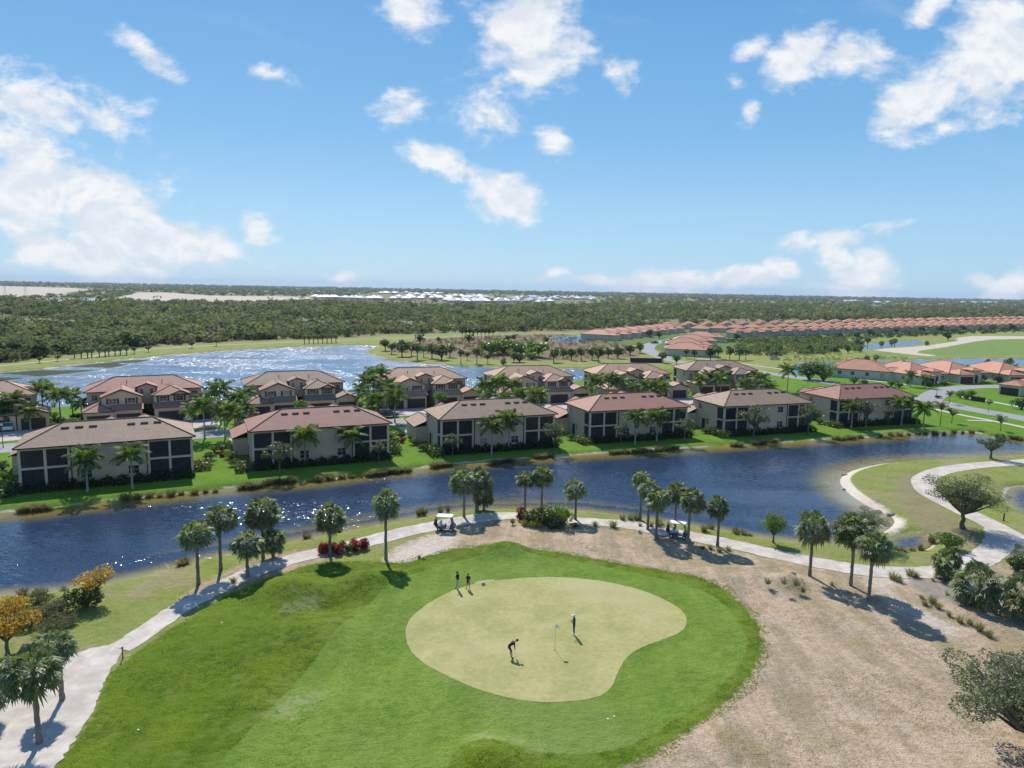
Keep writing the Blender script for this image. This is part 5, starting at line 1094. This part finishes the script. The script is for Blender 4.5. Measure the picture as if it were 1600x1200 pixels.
person('shorter golfer in a dark top and shorts, right beside the one in pale trousers', 731.5, 920, R(150), joints(arms='down'), outfit('cloth_black', 'cloth_dark', 'cloth_black', True, False), .86)
person('golfer in a navy outfit and white cap watching from right of the flag', 896.5, 991.5, R(95), joints(arms='front', stance=.02), outfit('cloth_navy', 'cloth_navy', 'cloth_white'), 1.0, 'cap')
pp_ = person('golfer in dark clothes bent over to putt on the open green', 798, 1026, R(-80), joints(lean=R(52), arms='putt', stance=.16, headdown=.07), outfit('cloth_black', 'cloth_dark', 'cloth_black', True, False), 1.0)
x, y = P(798, 1026); c_, s_ = math.cos(R(-80)), math.sin(R(-80))
pt = thing('putter', 'thin steel putter held by the bent-over golfer', 'golf club', (x, y, .035), R(-80)); q = MB(); q.tube([(0, .22, .72), (0, .40, .03)], .011, 6); q.build('shaft', M['steel'], pt); q = MB(); q.box(-.06, .06, .37, .42, .005, .035); q.build('club_head', M['steel'], pt); q = MB(); q.tube([(0, .215, .74), (0, .26, .55)], .016, 6); q.build('grip', M['black'], pt)
x, y = P(867, 1015.5); fl = thing('flagstick', 'flagstick with a white flag standing in the hole of the green', 'flag', (x, y, .035)); q = MB(); q.tube([(0, 0, -.05), (0, 0, 2.1)], .014, 6); q.build('pole', M['steel'], fl)
q = MB(); fv = []
for i in range(7):
    for j in range(2): fv.append((i*.05, .035*math.sin(i*1.1), 2.08-j*.28-.01*i))
q.add(fv, [(2*i, 2*i+2, 2*i+3, 2*i+1) for i in range(6)]); q.add([(a, b+.006, c) for a, b, c in fv], [(2*i+1, 2*i+3, 2*i+2, 2*i) for i in range(6)]); q.build('flag_cloth', M['cloth_white'], fl)
q = MB(); q.lathe(0, 0, [(.056, -.0), (.054, .004)], 12); q.build('cup', M['black'], fl)
x, y = P(755, 914.5); g = thing('headcover', 'small dark headcover lying on the pale patch behind the two golfers', 'headcover', (x, y, .03), .3); q = MB(); q.tube([(-.16, 0, .09), (0, 0, .11), (.16, .02, .08)], [.05, .09, .06], 8); q.build('cover', M['black'], g, True); q = MB(); q.tube([(.15, .02, .08), (.32, .05, .03)], .02, 5); q.build('tassel', M['black'], g)
bm_ = MB(); bm_.blob((0, 0, .02), (.0214, .0214, .0214), 8); gb = bm_.build('golf_ball', M['cloth_white'], smooth=True); x, y = P(801, 1029); gb.location = (x+.1, y, .037); tag(gb, 'white golf ball at the feet of the bent-over golfer', 'golf ball')
# turf markers
for i, (q_, lb) in enumerate([((216, 1141), 'white sand patch cap in the rough, lower left'), ((950, 1124), 'left one of two white tee markers below the green'), ((960, 1120), 'right one of two white tee markers below the green'), ((347, 981), 'white marker in the rough near the path')]):
    x, y = P(*q_); z = gz(x, y); q = MB(); q.lathe(0, 0, [(.06, 0), (.075, .02), (.06, .05), (.015, .06)], 12); o = q.build('ground_marker', M['white'], smooth=True); o.location = (x, y, z); tag(o, lb, 'marker')
def post(name, px, pb, h, r_, mat, label, cat, head=None):
    x, y = P(px, pb); z = gz(x, y); o = thing(name, label, cat, (x, y, z)); q = MB(); q.tube([(0, 0, 0), (0, 0, h*.1), (0, 0, h)], [r_*1.6, r_, r_*.8], 8); q.build('post', M[mat], o)
    q = MB()
    if head == 'lamp': q.lathe(0, 0, [(.06, h), (.2, h+.05), (.16, h+.32), (.05, h+.42), (.02, h+.5)], 10); q.build('lantern', M['stucco_cream'], o)
    else: q.box(-.07, .07, -.05, .05, h, h+.12); q.build('cap', M[mat], o)
    return o
post('street_lamp', 1463, 618, 3.6, .06, 'trim_dark', 'dark street lamp at the corner of the cross street', 'street lamp', 'lamp'); post('street_lamp', 5, 700, 3.8, .06, 'trim_dark', 'dark street lamp at the left edge beside the driveway', 'street lamp', 'lamp'); post('street_lamp', 1262, 600, 3.6, .06, 'trim_dark', 'dark street lamp by the main road sidewalk', 'street lamp', 'lamp')
post('marker_post', 192, 1030, .8, .05, 'bark', 'short wooden stake at the edge of the path, lower left', 'stake'); post('marker_post', 1568, 814, .9, .09, 'door_brown', 'short dark post on the grass right of the broad oak', 'post')
for i, xx in enumerate((75, 500)): pass
# utility pylons far left
for i, (xx, lb) in enumerate(((8, 'thin transmission pylon on the horizon, left one'), (40, 'thin transmission pylon on the horizon, right one'))):
    x, y = P(xx, 462); o = thing('pylon', lb, 'pylon', (x, y, 0)); h = 21; q = MB()
    for sx in (-1, 1):
        for sy in (-1, 1): q.tube([(sx*2, sy*2, 0), (sx*.4, sy*.4, h)], .14, 4)
    for k in range(5): z0 = h*k/5; w0 = 2-1.6*k/5; w1 = 2-1.6*(k+1)/5; q.tube([(-w0, -w0, z0), (w1, -w1, h*(k+1)/5)], .09, 4); q.tube([(w0, w0, z0), (-w1, w1, h*(k+1)/5)], .09, 4)
    q.build('mast', M['steel'], o); q = MB(); q.tube([(-4, 0, h*.95), (4, 0, h*.95)], .15, 4); q.tube([(-3.4, 0, h*.8), (3.4, 0, h*.8)], .15, 4); q.build('crossarm', M['steel'], o)
# dark screens / low walls
def lowwall(a, b, h, th, mat, label, name='garden_wall'):
    (x0, y0), (x1, y1) = P(*a), P(*b); L = math.hypot(x1-x0, y1-y0); o = thing(name, label, 'fence', (x0, y0, 0), math.atan2(y1-y0, x1-x0)); q = MB(); q.box(0, L, -th/2, th/2, 0, h); q.build('panel', M[mat], o)
    n = max(2, int(L/3)); q = MB()
    for k in range(n+1): q.box(L*k/n-.12, L*k/n+.12, -th/2-.06, th/2+.06, 0, h+.12)
    q.build('posts', M[mat], o); return o
lowwall((985, 566), (1034, 567), 1.8, .2, 'door_brown', 'dark brown garden fence beside the bend of the far road'); lowwall((1518, 626), (1538, 629), 1.3, .2, 'door_brown', 'dark fence panel beside the bungalow near the main road')
x, y = P(1465, 622); wshrub('bush', x, y, 1.3, 'dark clipped hedge block at the cross street corner', None, .55, 'hedge')
x, y = P(1530, 657); quad_sheet('pad', [(x-3, y-.6), (x+2.6, y-1.4), (x+3, y-.4), (x-2.6, y+.4)], M['concrete'], .05)
# rocks at the mound and the shore
for i, (q_, s) in enumerate([((1235, 912), .5), ((1050, 700), .5), ((1015, 702), .6), ((1025, 704), .5), ((205, 781), .4), ((520, 749), .4), ((1400, 680), .6), ((1430, 678), .6), ((1460, 676), .6), ((1385, 718), .4), ((1320, 741), .5), ((1318, 763), .4), ((1372, 797), .5), ((1392, 803), .6)]):
    x, y = P(*q_, -.3); q = MB(); q.blob((0, 0, .1), (s, s*.8, s*.5), 7); q.v = [(a+rnd.uniform(-.1, .1)*s, b+rnd.uniform(-.1, .1)*s, c+rnd.uniform(-.1, .1)*s) for a, b, c in q.v]
    o = q.build('rock', M['rock']); o.location = (x, y, gz(x, y)); tag(o, 'grey shore rock, %s counted along the water' % ORD[i] if i else 'rough rock in the hollow of the round dirt mound', 'rock')

# ------------------------------------------------------------------ sky
w = bpy.data.worlds.new('World'); scn.world = w; w.use_nodes = True; t = T(w.node_tree); bg = w.node_tree.nodes['Background']
sky = t.node('ShaderNodeTexSky', sky_type='NISHITA', sun_disc=False, sun_elevation=SUN_EL, sun_rotation=-SUN_AZ, altitude=0, air_density=1.0, dust_density=.3, ozone_density=3.0)
co = t.node('ShaderNodeTexCoord').outputs['Generated']; sp = t.node('ShaderNodeSeparateXYZ'); t.l.new(co, sp.inputs[0])
yv = t.math('MAXIMUM', sp.outputs[1], .05)
cb = t.node('ShaderNodeCombineXYZ'); t.l.new(t.math('DIVIDE', sp.outputs[0], yv), cb.inputs[0]); t.l.new(t.math('DIVIDE', sp.outputs[2], yv), cb.inputs[1])
uv = cb.outputs[0]
wq = t.noise(uv, 7., 5, .6); wn_ = t.node('ShaderNodeTexNoise'); t.put(wn_, 'Vector', uv); t.put(wn_, 'Scale', 5.); t.put(wn_, 'Detail', 5.)
wv = t.vmath('ADD', uv, t.vmath('MULTIPLY', t.vmath('SUBTRACT', wn_.outputs['Color'], (.5, .5, .5)), (.09, .06, 0)))
CL = [(60, 150, 100, 42, 14, 1.), (150, 185, 55, 20, 30, .8), (235, 88, 50, 20, 33, .8), (425, 122, 38, 14, 22, .55), (635, 22, 52, 34, 20, 1.), (830, 50, 95, 78, 55, 1.1), (865, 100, 60, 35, -30, .9), (962, 108, 24, 26, 0, .7), (755, 180, 52, 45, 30, .7), (630, 175, 45, 26, -20, .45), (870, 230, 36, 28, 30, .5),
      (690, 262, 62, 24, 15, 1.), (785, 305, 72, 42, 8, 1.1), (60, 255, 130, 60, 30, 1.), (150, 330, 150, 80, 25, 1.25), (30, 300, 90, 80, 0, 1.2), (120, 395, 110, 36, 8, 1.1), (290, 380, 90, 40, 12, 1.), (340, 400, 60, 28, 5, .8), (412, 362, 32, 24, 10, .9), (20, 210, 40, 30, 0, .7),
      (1250, 90, 70, 32, -35, .95), (1345, 88, 58, 36, 10, .8), (1170, 78, 34, 16, -25, .6), (1560, 95, 130, 72, -30, 1.25), (1450, 155, 72, 42, -35, 1.2), (1400, 180, 36, 28, -40, .9), (1480, 205, 60, 16, -15, .6), (1440, 18, 40, 20, -40, .6), (1165, 175, 24, 26, -50, .5), (1140, 130, 28, 20, 0, .35),
      (1290, 370, 72, 15, -14, .85), (1385, 345, 44, 16, -5, .85), (850, 432, 32, 11, -5, .7), (930, 440, 60, 12, 0, .6), (1060, 440, 85, 20, 0, 1.), (1170, 438, 60, 18, 0, 1.), (1225, 425, 28, 14, 0, .9), (1345, 430, 58, 24, 0, .9), (1365, 405, 40, 22, 30, .7), (1300, 400, 34, 22, 20, .6), (1330, 452, 60, 14, 0, 1.), (1590, 445, 52, 22, -8, 1.1), (1535, 432, 28, 9, 5, .6), (545, 432, 20, 8, 0, .35), (1000, 450, 100, 9, 0, .7)]
acc = None
for (px, py, a, b, rot, k) in CL:
    if k < .7: k += .22
    if py > 395 and px > 800: k += .25; b *= 1.15
    if k > 1.15 and px < 200: k = 1.0
    d = ray(px, py); u0, v0 = d[0]/d[1], d[2]/d[1]; sc = 1/F/math.cos(math.atan2(math.hypot(d[0], d[2]), d[1]))
    rr_ = -R(rot); c_, s_ = math.cos(rr_), math.sin(rr_)
    m_ = t.mapv(t.vmath('SUBTRACT', wv, (u0, v0, 0)), (1, 1, 1), (0, 0, -rr_)); m_ = t.vmath('MULTIPLY', m_, (1/(a*1.16*sc), 1/(b*1.16*sc), 0))
    v = t.math('MULTIPLY_ADD', t.vmath('LENGTH', m_), -k, k)
    acc = v if acc is None else t.math('SMOOTH_MAX', acc, v, .1)
fb = t.noise(t.vmath('MULTIPLY', uv, (1, 1.5, 1)), 9., 9, .6, .3)
fb2 = t.noise(t.vmath('MULTIPLY', uv, (1, 2., 1)), 30., 6, .6)
dn = t.math('ADD', t.math('ADD', t.math('MULTIPLY', acc, 1.7), t.math('MULTIPLY', t.math('SUBTRACT', fb, .5), 3.6)), t.math('MULTIPLY', t.math('SUBTRACT', fb2, .5), 1.5))
al = t.smooth(dn, .02, 1.25)
thin = t.math('MULTIPLY', t.smooth(t.noise(t.vmath('MULTIPLY', uv, (1, 2.2, 1)), 3.5, 8, .62, .5), .55, .8), .22)
al = t.math('MAXIMUM', al, thin); front = t.smooth(sp.outputs[1], .1, .3); al = t.math('MULTIPLY', al, front)
# generic clouds elsewhere in the sky
zz = t.math('MAXIMUM', sp.outputs[2], .03); c2 = t.node('ShaderNodeCombineXYZ'); t.l.new(t.math('DIVIDE', sp.outputs[0], zz), c2.inputs[0]); t.l.new(t.math('DIVIDE', sp.outputs[1], zz), c2.inputs[1])
gen = t.math('MULTIPLY', t.smooth(t.noise(c2.outputs[0], 1.1, 8, .6), .52, .72), t.math('SUBTRACT', 1., front)); al = t.math('MAXIMUM', al, t.math('MULTIPLY', gen, .8))
hsv = t.node('ShaderNodeHueSaturation'); t.put(hsv, 'Saturation', 1.1); t.put(hsv, 'Value', 1.); t.l.new(sky.outputs[0], hsv.inputs['Color'])
rp = t.node('ShaderNodeValToRGB'); e = rp.color_ramp.elements
e[0].position = 0.; e[0].color = (.38, .64, .87, 1); e[1].position = 1.; e[1].color = (.10, .25, .62, 1)
for p_, c_e in ((.10, (.32, .59, .85, 1)), (.2, (.20, .47, .79, 1)), (.36, (.12, .36, .70, 1)), (.6, (.11, .30, .70, 1))):
    q_ = e.new(p_); q_.color = c_e
t.l.new(t.math('MAXIMUM', sp.outputs[2], 0.), rp.inputs[0])
skyc = t.mix(.85, t.mix(1., hsv.outputs[0], (1.25, 1.25, 1.25, 1), 'MULTIPLY'), t.mix(1., rp.outputs[0], (7.6, 7.6, 7.6, 1), 'MULTIPLY'))
fb3 = t.noise(t.vmath('ADD', t.vmath('MULTIPLY', uv, (1, 1.5, 1)), (.004, -.022, 0)), 9., 9, .6, .3)
shade = t.smooth(t.math('SUBTRACT', fb3, fb), -.10, .07)
cc = t.mix(shade, (7.4, 7.45, 7.55, 1), (6.0, 6.4, 6.9, 1))
t.put(bg, 'Color', t.mix(t.math('MULTIPLY', al, .95), skyc, cc)); t.put(bg, 'Strength', .1)
HAZE = 5.5e-5
if HAZE:
    mb = MB(); mb.box(-11000, 11000, -120, 11500, -6, 90); m = bpy.data.materials.new('haze'); m.use_nodes = True; nt = m.node_tree; nt.nodes.clear(); om = nt.nodes.new('ShaderNodeOutputMaterial'); pv = nt.nodes.new('ShaderNodeVolumePrincipled')
    pv.inputs['Color'].default_value = (.62, .78, 1, 1); pv.inputs['Density'].default_value = HAZE; pv.inputs['Anisotropy'].default_value = 0.; nt.links.new(pv.outputs[0], om.inputs['Volume'])
    hz = mb.build('haze', m); tag(hz, kind='stuff')
